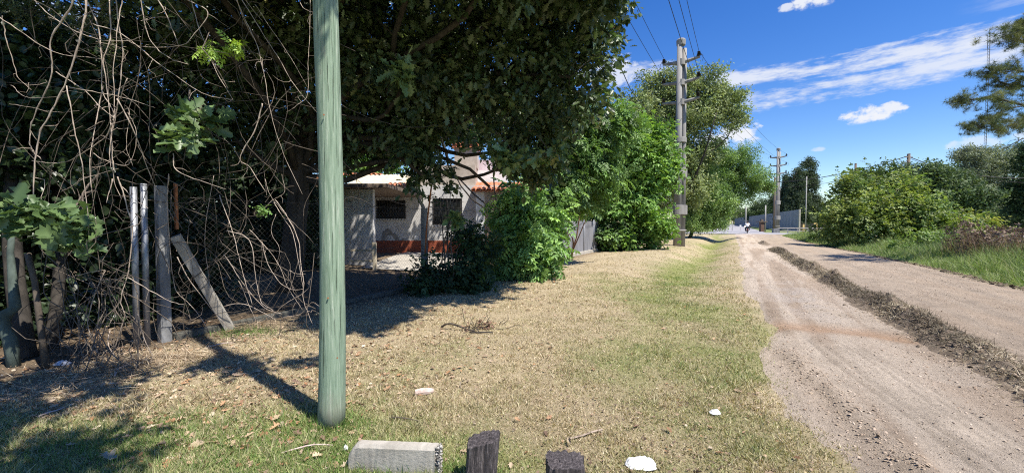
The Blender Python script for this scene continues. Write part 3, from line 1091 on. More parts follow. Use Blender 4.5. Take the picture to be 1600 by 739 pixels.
# front wall pieces round the two window openings
wx0, wx1, wz0, wz1 = hx(588, Yw), hx(634, Yw), 1.78, 2.62
vx0, vx1 = hx(676, Yw), hx(722, Yw)
wb = Buf()
for (a, b_, z0, z1) in ((xL, wx0, HB - .3, 3.3), (wx0, wx1, HB - .3, wz0), (wx0, wx1, wz1, 3.3), (wx1, vx0, HB - .3, 3.3), (vx0, vx1, HB - .3, 1.5), (vx0, vx1, 2.7, 3.3), (vx1, xR, HB - .3, 3.3)):
    q = wallbox(a, b_, Yw, Yw + .22, z0, z1)
    wb.add(q.v, q.f)
wall = obj('wall', wb, M_PLASTER, t)
sb = Buf()
for zz in (0,):
    q = wallbox(xL, xL + .22, Yw + .225, Yw + 6, HB - .3, 3.28); sb.add(q.v, q.f)
    q = wallbox(xR - .22, xR, Yw + .225, Yw + 6, HB - .3, 3.28); sb.add(q.v, q.f)
    q = wallbox(xL + .225, xR - .225, Yw + 5.8, Yw + 6, HB - .3, 3.28); sb.add(q.v, q.f)
obj('side_wall', sb, M_PLASTER, t)
obj('wainscot', wallbox(xL + .02, xR - .01, Yw - .022, Yw - .002, HB - .1, HB + .58), M_RED, t, label='brick red painted band along the foot of the wall')
pb_ = Buf()
M_SCAR = surf('bare_cement_patch', (.22, .20, .18), (.33, .30, .27), 6, .95, .3, 40)
for pts in ([(595, 378), (598, 362), (606, 356), (613, 362), (612, 367), (604, 368), (601, 378)], [(612, 366), (617, 364), (626, 376), (630, 372), (634, 376), (629, 380), (620, 379)]):
    vs = []
    for yy in (Yw - .012, Yw - .002):
        for (a, c) in pts:
            q = P(a, c, yy); vs.append(q)
    m_ = len(pts)
    pb_.add(vs, [tuple(range(m_ - 1, -1, -1)), tuple(range(m_, 2 * m_))] + [(i, (i + 1) % m_, m_ + (i + 1) % m_, m_ + i) for i in range(m_)])
obj('plaster_scar', pb_, M_SCAR, t)
obj('meter_box', wallbox(hx(648, Yw), hx(654, Yw), Yw - .06, Yw - .002, HB + .62, HB + .8), M_WHITE, t)


def window(x0, x1, z0, z1, nb, nh):
    fr = Buf()
    w_ = .07
    for q in (wallbox(x0, x0 + w_, Yw + .03, Yw + .12, z0, z1), wallbox(x1 - w_, x1, Yw + .03, Yw + .12, z0, z1), wallbox(x0 + w_, x1 - w_, Yw + .03, Yw + .12, z0, z0 + w_),
              wallbox(x0 + w_, x1 - w_, Yw + .03, Yw + .12, z1 - w_, z1), wallbox((x0 + x1) / 2 - .03, (x0 + x1) / 2 + .03, Yw + .035, Yw + .115, z0 + w_, z1 - w_)):
        fr.add(q.v, q.f)
    w = obj('window', fr, M_IRON, t)
    obj('pane', wallbox(x0 + .03, x1 - .03, Yw + .07, Yw + .08, z0 + .03, z1 - .03), M_GLASS, w)
    for k in range(nb):
        xx = x0 + (x1 - x0) * (k + .5) / nb
        obj('bar', Buf().tube([(xx, Yw - .07, z0 - .08), (xx, Yw - .07, z1 + .08)], .011, 6), M_IRON, w)
    for k in range(nh):
        zz = z0 + (z1 - z0) * (k + .5) / nh
        obj('bar', Buf().tube([(x0 - .08, Yw - .09, zz), (x1 + .08, Yw - .09, zz)], .009, 6), M_IRON, w)
    obj('sill', wallbox(x0 - .06, x1 + .06, Yw - .06, Yw + .03, z0 - .09, z0 - .005), M_PLASTER, w)


window(wx0, wx1, wz0, wz1, 11, 4)
window(vx0, vx1, 1.5, 2.7, 9, 4)


def tile_row(b, x0, x1, y, z, rad, ln, slope=0.35, n=None, dirx=False):
    n = n or int((x1 - x0) / (rad * 2.05))
    for k in range(n):
        xx = x0 + (x1 - x0) * (k + .5) / n
        seg_ = 6
        vs = []
        for e in (0, 1):
            for i in range(seg_ + 1):
                a = math.pi * i / seg_
                for rr in (rad, rad - .016):
                    vs.append((xx + rr * math.cos(a), y + e * ln, z + rr * math.sin(a) + e * ln * slope + .01 * math.sin(k * 3.7)))
        m_ = 2 * (seg_ + 1)
        f = []
        for i in range(seg_):
            o1 = 2 * i
            f += [(o1, o1 + 2, m_ + o1 + 2, m_ + o1), (o1 + 1, m_ + o1 + 1, m_ + o1 + 3, o1 + 3), (o1, o1 + 1, o1 + 3, o1 + 2), (m_ + o1, m_ + o1 + 2, m_ + o1 + 3, m_ + o1 + 1)]
        b.add(vs, f)


def roof_slope(name, x0, x1, y0, z0, y1, z1, mat, label=None):
    b = Buf()
    sl = (z1 - z0) / (y1 - y0)
    gr = []
    nx = int((x1 - x0) / .055)
    vs, fs = [], []
    for j, yy in enumerate((y0, y1)):
        for i in range(nx + 1):
            xx = x0 + (x1 - x0) * i / nx
            vs.append((xx, yy, (z0, z1)[j] + .045 * abs(math.sin(i * .055 / .22 * math.pi))))
    fs = [(i, i + 1, nx + 2 + i, nx + 1 + i) for i in range(nx)]
    b.add(vs, fs)
    o = obj(name, b, mat, t, label=label)
    md = o.modifiers.new('solid', 'SOLIDIFY'); md.thickness = .05
    return o


rf = roof_slope('roof', hx(538, Yw), hx(649, Yw), Yw - .42, 3.2, Yw + 3.2, 4.12, M_CREAM, 'pale lichened roof slope above the barred window')
b = Buf(); tile_row(b, hx(608, Yw), hx(652, Yw), Yw - .5, 3.2, .10, .42, .3)
setp(obj('eave_tiles', b, M_TILE, rf), kind='stuff')
b = Buf(); tile_row(b, hx(530, Yw + 3), hx(596, Yw + 3), Yw + 3.0, 4.1, .11, .45, .1)
setp(obj('ridge_tiles', b, M_TILE, rf), kind='stuff')
obj('upper_wall', wallbox(hx(649, Yw) + .01, hx(742, Yw), Yw + .25, Yw + 4.5, 3.3, 4.25), M_TAN, t)
ch = obj('chimney', wallbox(hx(711, 20), hx(746, 20), 19.9, 20.9, 4.2, 5.15), M_PINK, t)
ch.data.materials[0] = M_TAN
b = Buf().box(((hx(711, 20) + hx(746, 20)) / 2, 20.4, 5.24), (1.28, 1.25, .14), 0, .95)
tile_row(b, hx(708, 20), hx(748, 20), 19.72, 5.28, .10, 1.3, .05)
obj('chimney_cap', b, M_TILE, ch)
obj('gable_wall', wallbox(hx(746, 21) + .02, hx(792, 21), 21.0, 21.25, 4.05, 4.75), M_PINK, t)
obj('white_parapet', wallbox(hx(738, 20.6), hx(793, 20.6), 20.6, 20.95, 3.3, 4.18), M_WHITE, t)
rf2 = roof_slope('roof', hx(736, 18), hx(846, 18), 17.9, 2.95, 20.4, 3.55, M_TILE, 'terracotta porch roof on the right')
b = Buf(); tile_row(b, hx(736, 18), hx(846, 18), 17.82, 2.96, .10, .45, .24)
setp(obj('eave_tiles', b, M_TILE, rf2), kind='stuff')
b = Buf()
pc = wallbox(hx(744, 18.2), hx(757, 18.2), 18.1, 18.45, HB - .2, 2.9)
obj('pier', pc, M_WHITE, t)
for xx in np.linspace(hx(759, 18.3), hx(786, 18.3), 9):
    b.box((xx, 18.25, 1.55), (.035, .03, 1.75))
for zz in np.linspace(.75, 2.35, 11):
    b.box(((hx(759, 18.3) + hx(786, 18.3)) / 2, 18.28, zz), (.80, .028, .035))
setp(obj('lattice', b, M_LATTICE, t), kind=None)
obj('porch_parapet', wallbox(hx(757, 18.2) + .01, hx(812, 18.2), 18.15, 18.4, HB - .2, .72), M_RED, t)
obj('porch_pier', wallbox(hx(812, 18.2) + .01, hx(826, 18.2), 18.1, 18.45, HB - .2, 2.9), M_PLASTER, t)
M_ROOMBACK = surf('shaded_porch_wall', (.38, .34, .29), (.50, .46, .40), 3, .93, .2, 25)

# annex nearer the fence, its shallow slab roof coloured dark to stand for shade
t = thing('annex', 'grey plastered outbuilding with a dark slab roof left of the barred window', 'outbuilding', (hx(560, 14), 14, .1))
obj('wall', wallbox(hx(470, 14), hx(583, 14), 14.0, 14.22, -.1, 2.72), M_PLASTER, t)
obj('roof', wallbox(hx(462, 14), hx(611, 14), 13.65, 18.98, 2.74, 2.88), M_OLDWOOD, t, bevel=.02)
t = thing('yard_gate', 'short cream wooden post and rail gate on the patio', 'gate', P(584, 420, 13.2))
bz = float(hgt(*P(584, 420, 13.2)[:2]))
obj('post', Buf().box((hx(585, 13.2), 13.2, bz + .42), (.11, .11, .9)), M_CREAMWOOD, t, bevel=.008)
for zz in (.28, .62):
    obj('rail', Buf().box((hx(565, 13.2) - .02, 13.2, bz + zz), (.70, .05, .07)), M_CREAMWOOD, t)
# patio
pg = np.zeros((14, 10, 3))
for i, xx in enumerate(np.linspace(hx(576, 14), hx(700, 14), 14)):
    for j, yy in enumerate(np.linspace(13.2, 18.97, 10)):
        pg[i, j] = (xx, yy, float(hgt(xx, yy)) + .035)
b = Buf().sheet(pg)
setp(obj('patio', b, M_CONC, smooth=True), kind='structure')

# ------------------------------------------------------------------ foliage machinery
OAK_V = [(0, 0, 0), (.09, .10, .02), (.20, .20, .05), (.13, .30, .03), (.33, .44, .10), (.17, .52, .04), (.36, .70, .11), (.17, .76, .04), (.15, .92, .04), (0, 1, -.04),
         (-.09, .10, .02), (-.20, .20, .05), (-.13, .30, .03), (-.33, .44, .10), (-.17, .52, .04), (-.36, .70, .11), (-.17, .76, .04), (-.15, .92, .04), (0, .5, -.02)]
OAK_F = [(0, 1, 2, 3, 18), (18, 3, 4, 5), (18, 5, 6, 7, 9), (7, 8, 9), (0, 18, 12, 11, 10), (18, 14, 13, 12), (18, 9, 16, 15, 14), (16, 9, 17)]
OAKS_V = [(0, 0, 0), (.30, .4, .08), (.28, .75, .08), (0, 1, -.04), (-.30, .4, .08), (-.28, .75, .08)]
OAKS_F = [(0, 1, 2, 3), (0, 3, 5, 4)]


def compound(npairs=4, w=.16, l=.34):
    V, F = [], []
    def leaflet(base, d, ln, wd, z):
        o = len(V)
        b = np.array(base); d = np.array(d) / np.linalg.norm(d); s = np.array((-d[1], d[0]))
        for a, c, zz in ((0, 0, 0), (.45, .5, .03), (1, 0, -.10), (.45, -.5, .03)):
            q = b + d * a * ln + s * c * wd
            V.append((q[0], q[1], z + zz))
        F.append((o, o + 1, o + 2)); F.append((o, o + 2, o + 3))
    for k in range(npairs):
        y = .18 + .66 * k / max(1, npairs - 1)
        for sx in (-1, 1):
            leaflet((0, y), (sx, .65), l * (1 - .25 * abs(k / npairs - .4)), w, -.12 * y * y)
    leaflet((0, .86), (0, 1), l * 1.05, w * 1.1, -.12)
    return V, F


CMP_V, CMP_F = compound(4)
CMP3_V, CMP3_F = compound(2, .26, .46)


def clump_tpl(k, s, seed):
    r_ = np.random.default_rng(seed)
    V, F = [], []
    for i in range(k):
        c = r_.normal(0, .38, 3)
        a = norm(r_.normal(0, 1, 3)); n_ = norm(r_.normal(0, 1, 3) + np.array((0, 0, .8)))
        b = norm(np.cross(a, n_))
        o = len(V)
        V += [tuple(c - a * s), tuple(c + b * s * .55), tuple(c + a * s), tuple(c - b * s * .55)]
        F += [(o, o + 1, o + 2, o + 3)]
    return V, F


CL_V, CL_F = clump_tpl(9, .24, 3)
CLS_V, CLS_F = clump_tpl(12, .17, 4)
NEEDLE_V, NEEDLE_F = [], []
_r = np.random.default_rng(8)
for _k in range(16):
    _d = norm(_r.normal(0, 1, 3) * np.array((.7, .5, .7)) + np.array((0, .9, .1)))
    _s = norm(np.cross(_d, _r.normal(0, 1, 3))) * .022
    _o = len(NEEDLE_V)
    NEEDLE_V += [tuple(-_s), tuple(_s), tuple(_d)]
    NEEDLE_F += [(_o, _o + 1, _o + 2)]


def blob_points(blobs, n, bias=.5, clump=5):
    c = np.array([q[0] for q in blobs], float)
    r_ = np.array([q[1] if np.ndim(q[1]) else (q[1],) * 3 for q in blobs], float)
    w_ = np.array([(q[2] if len(q) > 2 else 1.0) for q in blobs]) * np.prod(r_, 1) ** (2 / 3)
    nc = max(1, n // clump)
    ci = rng.choice(len(blobs), nc, p=w_ / w_.sum())
    cd = norm(rng.normal(0, 1, (nc, 3)))
    cr = rng.random((nc, 1)) ** bias
    cr = cr * np.where(rng.random((nc, 1)) < .10, 1.28, 1.0)
    k = rng.integers(0, nc, n)
    i = ci[k]
    p = c[i] + (cd * cr)[k] * r_[i] + rng.normal(0, .17, (n, 3)) * r_[i]
    d = norm((p - c[i]) / r_[i] + 1e-6)
    return p, norm(d / r_[i]), i


def foliage(name, parent, mat, tpl, pts, out, per, spread, size, cols, colw=None, droop=.2, upn=.7, jit=.25, leafdir=.6, label=None, sj=.35, face=.4):
    """sprays of leaves: per leaves round each point"""
    n = len(pts)
    tw = norm(out * .9 + rng.normal(0, .55, (n, 3)) + np.array((0, 0, -droop)))
    tt = rng.random((n, per))
    base = pts[:, None, :] + tw[:, None, :] * (tt[..., None] - .4) * spread + rng.normal(0, spread * .16, (n, per, 3))
    ax = tw[:, None, :] * leafdir + rng.normal(0, .62, (n, per, 3)) + np.array((0, 0, -droop))
    pos = base.reshape(-1, 3)
    ax = ax.reshape(-1, 3)
    m_ = len(pos)
    nh = np.array((0, 0, upn)) + face * np.array(SUN_DIR) * np.array((1.3, 1.3, .8)) + rng.normal(0, .55, (m_, 3))
    A, B, N = frames(ax, nh)
    sc = size * (1 + (rng.random(m_) - .5) * 2 * sj)
    base_c = mixcol(n, cols, colw, jit)
    c = np.repeat(base_c, per, 0) * (1 + (rng.random((m_, 1)) - .5) * .5)
    o = inst(name, tpl[0], tpl[1], pos, A, B, N, sc, mat, parent, c)
    if label:
        o['label'] = label
    return o


def curve(p0, p1, k=8, wob=.1, sag=0.0):
    p0, p1 = np.asarray(p0, float), np.asarray(p1, float)
    L_ = np.linalg.norm(p1 - p0)
    tt = np.linspace(0, 1, k)[:, None]
    p = p0 + (p1 - p0) * tt
    w1, w2 = rng.normal(0, wob * L_, 3), rng.normal(0, wob * L_ * .5, 3)
    p = p + np.sin(tt * math.pi) * w1 + np.sin(tt * 2 * math.pi) * w2
    p[:, 2] += np.sin(tt[:, 0] * math.pi) * sag * L_
    return p


def skeleton(t, base, fork, r0, blobs, pts, ntw=120, mat=None, limb_r=.4, twr=.012, extra=None):
    mat = mat or M_BARK
    b = Buf()
    tp = curve(base, fork, 9, .04)
    tp[0] = base
    b.tube(tp, np.linspace(r0, r0 * .7, 9) * np.array([1.25] + [1] * 8), 10, wob=.12)
    obj('trunk', b, mat, t, smooth=True)
    lb = Buf()
    ends = []
    for q in blobs:
        c = np.asarray(q[0], float)
        s = fork if rng.random() < .6 else tp[6]
        pth = curve(s, c, 9, .09, .06)
        lb.tube(pth, np.linspace(r0 * limb_r, r0 * .12, 9), 7, wob=.1)
        ends.append(pth)
    P_ = np.concatenate(ends)
    idx = rng.choice(len(pts), min(ntw, len(pts)), replace=False)
    for i in idx:
        d = np.linalg.norm(P_ - pts[i], axis=1)
        j = int(np.argmin(d + rng.random(len(d)) * .5))
        pth = curve(P_[j], pts[i], 5, .1)
        lb.tube(pth, np.linspace(twr * 1.6, twr * .5, 5), 4, cap=False)
    obj('limbs', lb, mat, t, smooth=True)
    return tp


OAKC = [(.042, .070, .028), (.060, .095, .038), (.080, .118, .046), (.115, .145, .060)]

# ---- the oak over the fence
def pblob(px, py, d, r_, w_=1.0):
    return (P(px, py, d), r_, w_)


ob = P(455, 440, 9.6); ob[2] = 0.1
t = thing('oak_tree', 'large dark oak overhanging the fence and the house with lobed leaves', 'tree', ob)
oak_blobs = [pblob(560, 60, 8.8, (1.6, 1.6, 1.2)), pblob(680, 70, 9.0, (1.5, 1.5, 1.3), 1.0), pblob(790, 60, 9.2, (1.5, 1.4, 1.2)),
             pblob(880, 60, 9.4, (1.15, 1.2, 1.5), 1.1), pblob(930, 40, 9.6, (.75, .9, 1.0), .9), pblob(840, 150, 9.4, (1.1, 1.1, 1.0), 1.1), pblob(740, 150, 9.3, (1.2, 1.2, .9)),
             pblob(640, 160, 9.2, (1.2, 1.2, .95)), pblob(560, 200, 9.4, (1.0, 1.1, .6)), pblob(655, 225, 9.0, (.55, .7, .42), 1.0), pblob(810, 225, 9.4, (.75, .8, .45), 1.2), pblob(860, 215, 9.6, (.5, .6, .7), 1.2),
             pblob(450, 60, 8.8, (1.8, 1.6, 1.3)), pblob(330, 40, 8.6, (2.0, 1.5, 1.3)), pblob(200, 30, 8.0, (2.0, 1.6, 1.3)), pblob(60, 60, 7.4, (1.5, 1.4, 1.2), .8), pblob(400, 170, 9.6, (1.6, 1.2, .9), .9), pblob(480, 210, 10, (1.3, 1.2, .8), .9),
             (np.array((-4.5, 7.6, 7.0)), (2.6, 2.2, 1.3)), (np.array((-.5, 8.4, 7.2)), (2.4, 2.0, 1.2)), (np.array((-2.2, 8.2, 8.6)), (3.0, 2.4, 1.3)),
             (np.array((-5.6, 5.9, 6.1)), (1.6, 1.2, .9), 1.2), (np.array((-4.2, 6.0, 5.9)), (1.3, 1.1, .8), 1.2), (np.array((-2.8, 6.0, 6.0)), (1.3, 1.1, .8), 1.2), (np.array((-1.3, 6.3, 6.1)), (1.3, 1.2, .8), 1.2),
             (np.array((.8, 8.2, 6.4)), (1.0, 1.0, .8), .8), (np.array((1.2, 7.2, 5.9)), (.75, .9, .7), 1.3), (np.array((.5, 6.4, 6.2)), (1.0, 1.0, .7), 1.3), (np.array((.2, 5.3, 6.5)), (1.0, .9, .6), 1.2), (np.array((.3, 4.3, 6.3)), (.8, .7, .5), 1.0),
             (np.array((-3.0, 11.8, 6.8)), (2.4, 1.6, 1.0), .7), (np.array((-5.5, 9.6, 4.6)), (2.2, 1.2, 1.2), 1.0), (np.array((-7.2, 8.6, 4.2)), (1.8, 1.2, 1.4), 1.0)]
oak_blobs += [pblob(690, 284, 9.4, (.32, .3, .16), 1.4), pblob(765, 292, 9.8, (.25, .25, .16), 1.2), pblob(662, 262, 9.2, (.42, .4, .25), 1.5), pblob(610, 232, 9.4, (.75, .6, .3), 1.3), pblob(555, 232, 9.6, (.6, .6, .28), 1.2), pblob(800, 256, 9.6, (.6, .5, .26), 1.5), pblob(850, 265, 9.8, (.5, .5, .35), 1.4), pblob(660, 275, 9.0, (.35, .3, .18), 1.4), pblob(700, 300, 9.0, (.2, .2, .25), 1.2), pblob(640, 110, 7.8, (1.3, .6, .9), 1), pblob(780, 110, 8.0, (1.3, .6, .9), 1), pblob(890, 120, 8.6, (.7, .6, .9), 1)]
pts, out, bi = blob_points(oak_blobs, 7000, .42)
oak_front = [(np.array((-4.0, 4.9, 6.4)), (1.1, .6, .45)), (np.array((-5.4, 4.3, 6.3)), (1.1, .6, .45)), (np.array((-2.8, 5.1, 6.4)), (1.0, .6, .45)), (np.array((1.1, 7.3, 5.7)), (.8, .9, .6)), (np.array((.5, 6.3, 6.1)), (1.1, 1.0, .6)), (np.array((.1, 5.2, 6.3)), (1.0, .9, .6)), (np.array((.2, 4.3, 6.2)), (.8, .7, .5)), (np.array((1.7, 6.6, 6.4)), (.9, .8, .5)), (np.array((-.4, 6.6, 5.6)), (.9, .8, .5))]
pf, of, bf = blob_points(oak_front, 1300, .5)
pts, out = np.concatenate((pts, pf)), np.concatenate((out, of))
oak_blobs = oak_blobs + oak_front
skeleton(t, ob, np.array((ob[0] + .3, ob[1] - .3, 3.4)), .27, oak_blobs[::2], pts, 420, M_BARK_DK, .28, .010)
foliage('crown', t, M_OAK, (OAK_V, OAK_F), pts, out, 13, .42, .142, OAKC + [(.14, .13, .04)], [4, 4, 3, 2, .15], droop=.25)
# branch reaching out over the lawn, above the pole and the walker
bl2 = [(np.array((-.35, 2.4, 5.9)), (.45, .35, .25), .8), (np.array((-2.2, 1.0, 5.6)), (1.0, .9, .5), 1.0), (np.array((-1.1, .3, 6.0)), (1.0, .9, .5), 1), (np.array((-3.2, 1.2, 5.6)), (.8, .8, .4), 1), (np.array((-2.0, 1.9, 5.8)), (.7, .55, .35), 1)]
p2, o2, _ = blob_points(bl2, 480, .5)
lb = Buf()
s_ = np.array((-4.2, 7.6, 5.5))
for q in bl2:
    lb.tube(curve(s_, q[0], 9, .05, .05), np.linspace(.07, .02, 9), 6)
br = obj('overhanging_branch', lb, M_BARK_DK, t, smooth=True)
foliage('leaves', br, M_OAK, (OAK_V, OAK_F), p2, o2, 13, .42, .135, OAKC, [4, 4, 3, 2], droop=.25)
# low sprays, leaf colours lightened to stand for sunlight
for (px, py, d, rr, nn, sz, lab) in ((120, 345, 4.5, (.55, .3, .18), 26, .19, 'sunlit low oak spray at far left above the fence foot'), (112, 372, 4.55, (.42, .25, .16), 16, .14, 'lower fringe of the far left oak spray'),
                                (280, 192, 5.0, (.28, .2, .17), 16, .20, 'sunlit drooping oak spray among the bare vines'), (300, 218, 5.0, (.2, .16, .16), 8, .18, None),
                                (632, 118, 7.0, (.24, .2, .18), 14, .18, 'sunlit oak spray right of the green pole'), (800, 250, 8.2, (.42, .35, .2), 26, .18, 'sunlit hanging oak spray under the crown'),
                                (860, 240, 8.4, (.4, .3, .2), 20, .17, None), (715, 335, 8.4, (.14, .14, .2), 8, .18, None), (930, 130, 9.0, (.6, .5, .3), 24, .14, None), (955, 60, 9.3, (.45, .4, .4), 22, .14, None), (800, 160, 8.3, (.22, .2, .22), 12, .14, None)):
    c = P(px, py, d)
    p3, o3, _ = blob_points([(c, rr)], nn, .5)
    tb = Buf().tube(curve(c + np.array((-.25, .5, .55)), c, 7, .07, .05), np.linspace(.012, .006, 7), 5)
    for q in p3[:14]:
        tb.tube(curve(c, q, 4, .08), np.linspace(.006, .003, 4), 4, cap=False)
    sp = obj('spray', tb, M_VINE_DK, t, label=lab)
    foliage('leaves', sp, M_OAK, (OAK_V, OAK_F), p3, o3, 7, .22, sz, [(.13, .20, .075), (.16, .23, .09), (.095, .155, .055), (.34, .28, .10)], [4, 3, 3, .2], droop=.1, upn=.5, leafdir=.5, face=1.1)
# ---- tree with the double trunk at the far left
lb_ = P(45, 590, 4.9); lb_[2] = 0
t = thing('shade_tree', 'dark multi trunked tree at the far left behind the vines', 'tree', lb_)
sh_blobs = [pblob(40, 260, 5.6, (.55, .25, .5)), pblob(100, 240, 5.8, (.5, .25, .5)), pblob(20, 320, 5.5, (.45, .25, .4)), pblob(45, 180, 5.7, (.6, .25, .5)), pblob(20, 330, 6.4, (1.0, 1.0, .9)), pblob(-40, 200, 6.2, (1.4, 1.2, 1.2)), pblob(110, 170, 7.2, (1.3, 1.0, 1.1)), pblob(20, 110, 6.6, (1.1, 1.1, .9), .7), pblob(-140, 60, 6, (1.6, 1.4, 1.4)), pblob(110, 300, 7.0, (.9, .9, .9))]
pts, out, bi = blob_points(sh_blobs, 1700, .45)
b = Buf()
for (a, c, r_, m_) in (((43, 592, 4.9), (40, 130, 6.4), .095, 0), ((77, 560, 5.3), (95, 140, 6.6), .07, 0)):
    q0, q1 = P(*a), P(*c); q0[2] = -.03
    b.tube(curve(q0, q1, 10, .02), np.linspace(r_, r_ * .75, 10), 10, wob=.1)
obj('trunk', b, M_BARK_DK, t, smooth=True)
b = Buf()
pth = [P(24, 585, 4.6), P(16, 530, 4.6), P(4, 505, 4.6), P(10, 490, 4.6), P(24, 480, 4.62), P(20, 440, 4.7), P(16, 395, 4.8), P(22, 320, 5.0)]
b.tube(pth, [.055, .06, .06, .062, .05, .038, .03, .025], 9, wob=.1)
obj('twisted_stem', b, M_BARK_GN, t, smooth=True, label='crooked mossy green stem')
b = Buf().tube([P(72, 575, 4.5), P(62, 500, 4.5), P(54, 440, 4.55), P(43, 396, 4.6)], [.032, .028, .026, .028], 9, wob=.12)
obj('pale_stem', b, M_BARK, t, smooth=True, label='slim pale broken stem')
lb2 = Buf()
for q in sh_blobs:
    lb2.tube(curve(P(60, 180, 5.8), q[0], 8, .08), np.linspace(.05, .015, 8), 6)
obj('limbs', lb2, M_BARK_DK, t, smooth=True)
foliage('crown', t, M_OAK, (OAKS_V, OAKS_F), pts, out, 14, .45, .12, [(.022, .04, .016), (.035, .058, .022), (.05, .08, .03)], droop=.2)  # leaves toned near black, shade behind the vines put into their colour

# ---- undergrowth behind the fence, leaf colours near black to stand for deep shade
hb = fpt(uA + 1.0, .05, -1.6)
t = thing('hedge', 'dense dark hedge growing behind the chain link fence and vines', 'hedge', hb)
hblobs = []
for k in range(16):
    uu_ = uA - 5.0 + k * .72
    if uu_ > u_at(462):
        break
    for z_ in (.55, 1.55, 2.6, 3.4):
        hblobs.append((fpt(uu_, z_, -1.9 - .3 * rng.random() - .25 * z_ * .3), (.62, .62, .66)))
pts, out, bi = blob_points(hblobs, 4000, .6)
lb = Buf()
for k in range(26):
    q = hblobs[rng.integers(len(hblobs))][0]
    lb.tube(curve((q[0], q[1], 0), q + rng.normal(0, .3, 3), 6, .08), np.linspace(.03, .01, 6), 5)
obj('stems', lb, M_BARK_DK, t)
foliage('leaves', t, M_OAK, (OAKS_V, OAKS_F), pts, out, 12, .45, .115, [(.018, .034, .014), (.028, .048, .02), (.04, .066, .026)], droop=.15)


def shrub(name, label, cat, base, blobs, n, per, spread, size, tpl, mat, cols, colw=None, stems=7, sr=.02, bark=None, droop=.35, bias=.5, group=None, upn=.8, leafdir=.7):
    base = np.array(base, float)
    t = thing(name, label, cat, base, group)
    pts, out, bi = blob_points(blobs, n, bias)
    lb = Buf()
    for k in range(stems):
        q = np.asarray(blobs[k % len(blobs)][0], float) + rng.normal(0, .12, 3)
        b0 = base + np.array((rng.normal(0, .1), rng.normal(0, .1), -.02))
        lb.tube(curve(b0, q, 8, .06, .05), np.linspace(sr, sr * .35, 8), 6)
    idx = rng.choice(n, min(n, 60), replace=False)
    for i in idx:
        q = np.asarray(blobs[bi[i]][0], float)
        lb.tube(curve(q, pts[i], 4, .1), np.linspace(sr * .35, sr * .15, 4), 4, cap=False)
    obj('stems', lb, bark or M_BARK, t, smooth=True)
    foliage('leaves', t, mat, tpl, pts, out, per, spread, size, cols, colw, droop=droop, upn=upn, leafdir=leafdir)
    return t


BRIGHT = [(.10, .20, .035), (.14, .26, .05), (.18, .30, .06), (.08, .15, .03)]
MIDG = [(.07, .14, .035), (.10, .18, .045), (.13, .22, .06)]
DARKG = [(.030, .058, .020), (.045, .08, .028), (.06, .10, .035)]

# dark scrub and many-stemmed bush in front of the house
c = G(700, 455)
shrub('dark_bush', 'dark many stemmed bush beside the bent concrete fence post', 'bush', c,
      [pblob(690, 425, 9.6, (.5, .5, .32)), pblob(735, 430, 9.8, (.5, .5, .35), 1.2), pblob(735, 380, 10.4, (.38, .35, .5)), pblob(655, 445, 9.3, (.4, .4, .2), .8), pblob(712, 340, 10.4, (.35, .3, .5), .22), pblob(750, 400, 10.6, (.35, .4, .45)), pblob(700, 318, 10.4, (.4, .3, .3), .15)],
      330, 7, .40, .20, (CMP3_V, CMP3_F), M_LEAF, [(.028, .055, .022), (.045, .08, .03), (.06, .105, .035)], stems=26, sr=.022, bark=M_BARK)
c = G(835, 437)
shrub('bright_shrub', 'bright green shrub with drooping compound leaves at the lawn edge', 'shrub', c,
      [pblob(814, 400, 11.6, (.6, .6, .5)), pblob(838, 380, 11.8, (.5, .5, .5)), pblob(814, 350, 12, (.5, .5, .5)), pblob(836, 340, 12, (.5, .5, .4)), pblob(814, 312, 12.2, (.45, .5, .35), .6), pblob(828, 420, 11.4, (.55, .5, .25)), pblob(785, 320, 12.3, (.5, .4, .3), .3), pblob(790, 410, 12.0, (.35, .4, .4), .4)],
      290, 7, .66, .42, (CMP_V, CMP_F), M_LEAF, [(.17, .30, .08), (.23, .38, .11), (.28, .43, .13), (.11, .20, .06)], stems=9, sr=.022, bark=M_BARK_RED, droop=.55)
c = fpt(u_at(882), 0, .25)
shrub('sapling', 'slender sapling with drooping bright leaves before the sheet metal fence', 'sapling', c,
      [pblob(910, 250, 15.2, (1.0, .8, .95)), pblob(935, 200, 15.6, (.9, .8, .9)), pblob(885, 290, 15.0, (.75, .6, .7)), pblob(940, 285, 15.6, (.7, .6, .5), .8), pblob(900, 190, 15.4, (.7, .6, .7)), pblob(880, 355, 14.6, (.3, .3, .3), .5)],
      640, 8, .75, .40, (CMP_V, CMP_F), M_LEAF, [(.12, .22, .06), (.17, .28, .08), (.21, .33, .10), (.085, .15, .045)], stems=6, sr=.035, bark=M_BARK_RED, droop=.6)
c = fpt(u_at(985), 0, .3)
shrub('leafy_shrub', 'big bright green leafy shrub left of the twin concrete pole', 'shrub', c,
      [pblob(985, 250, 24, (1.6, 1.3, 1.5)), pblob(1010, 300, 24, (1.4, 1.2, 1.2)), pblob(960, 310, 23.5, (1.2, 1.0, 1.2)), pblob(1020, 355, 24, (1.1, 1.0, .8)), pblob(995, 215, 24.5, (1.3, 1.2, .9)), pblob(1030, 265, 24.5, (.9, 1.0, 1.2)), pblob(965, 365, 23.5, (.9, .8, .6), .6)],
      1050, 8, .9, .42, (CMP3_V, CMP3_F), M_LEAF, [(.14, .26, .05), (.19, .33, .07), (.24, .38, .085), (.09, .17, .04)], stems=12, sr=.06, droop=.3)
c = fpt(u_at(960), 0, .2)
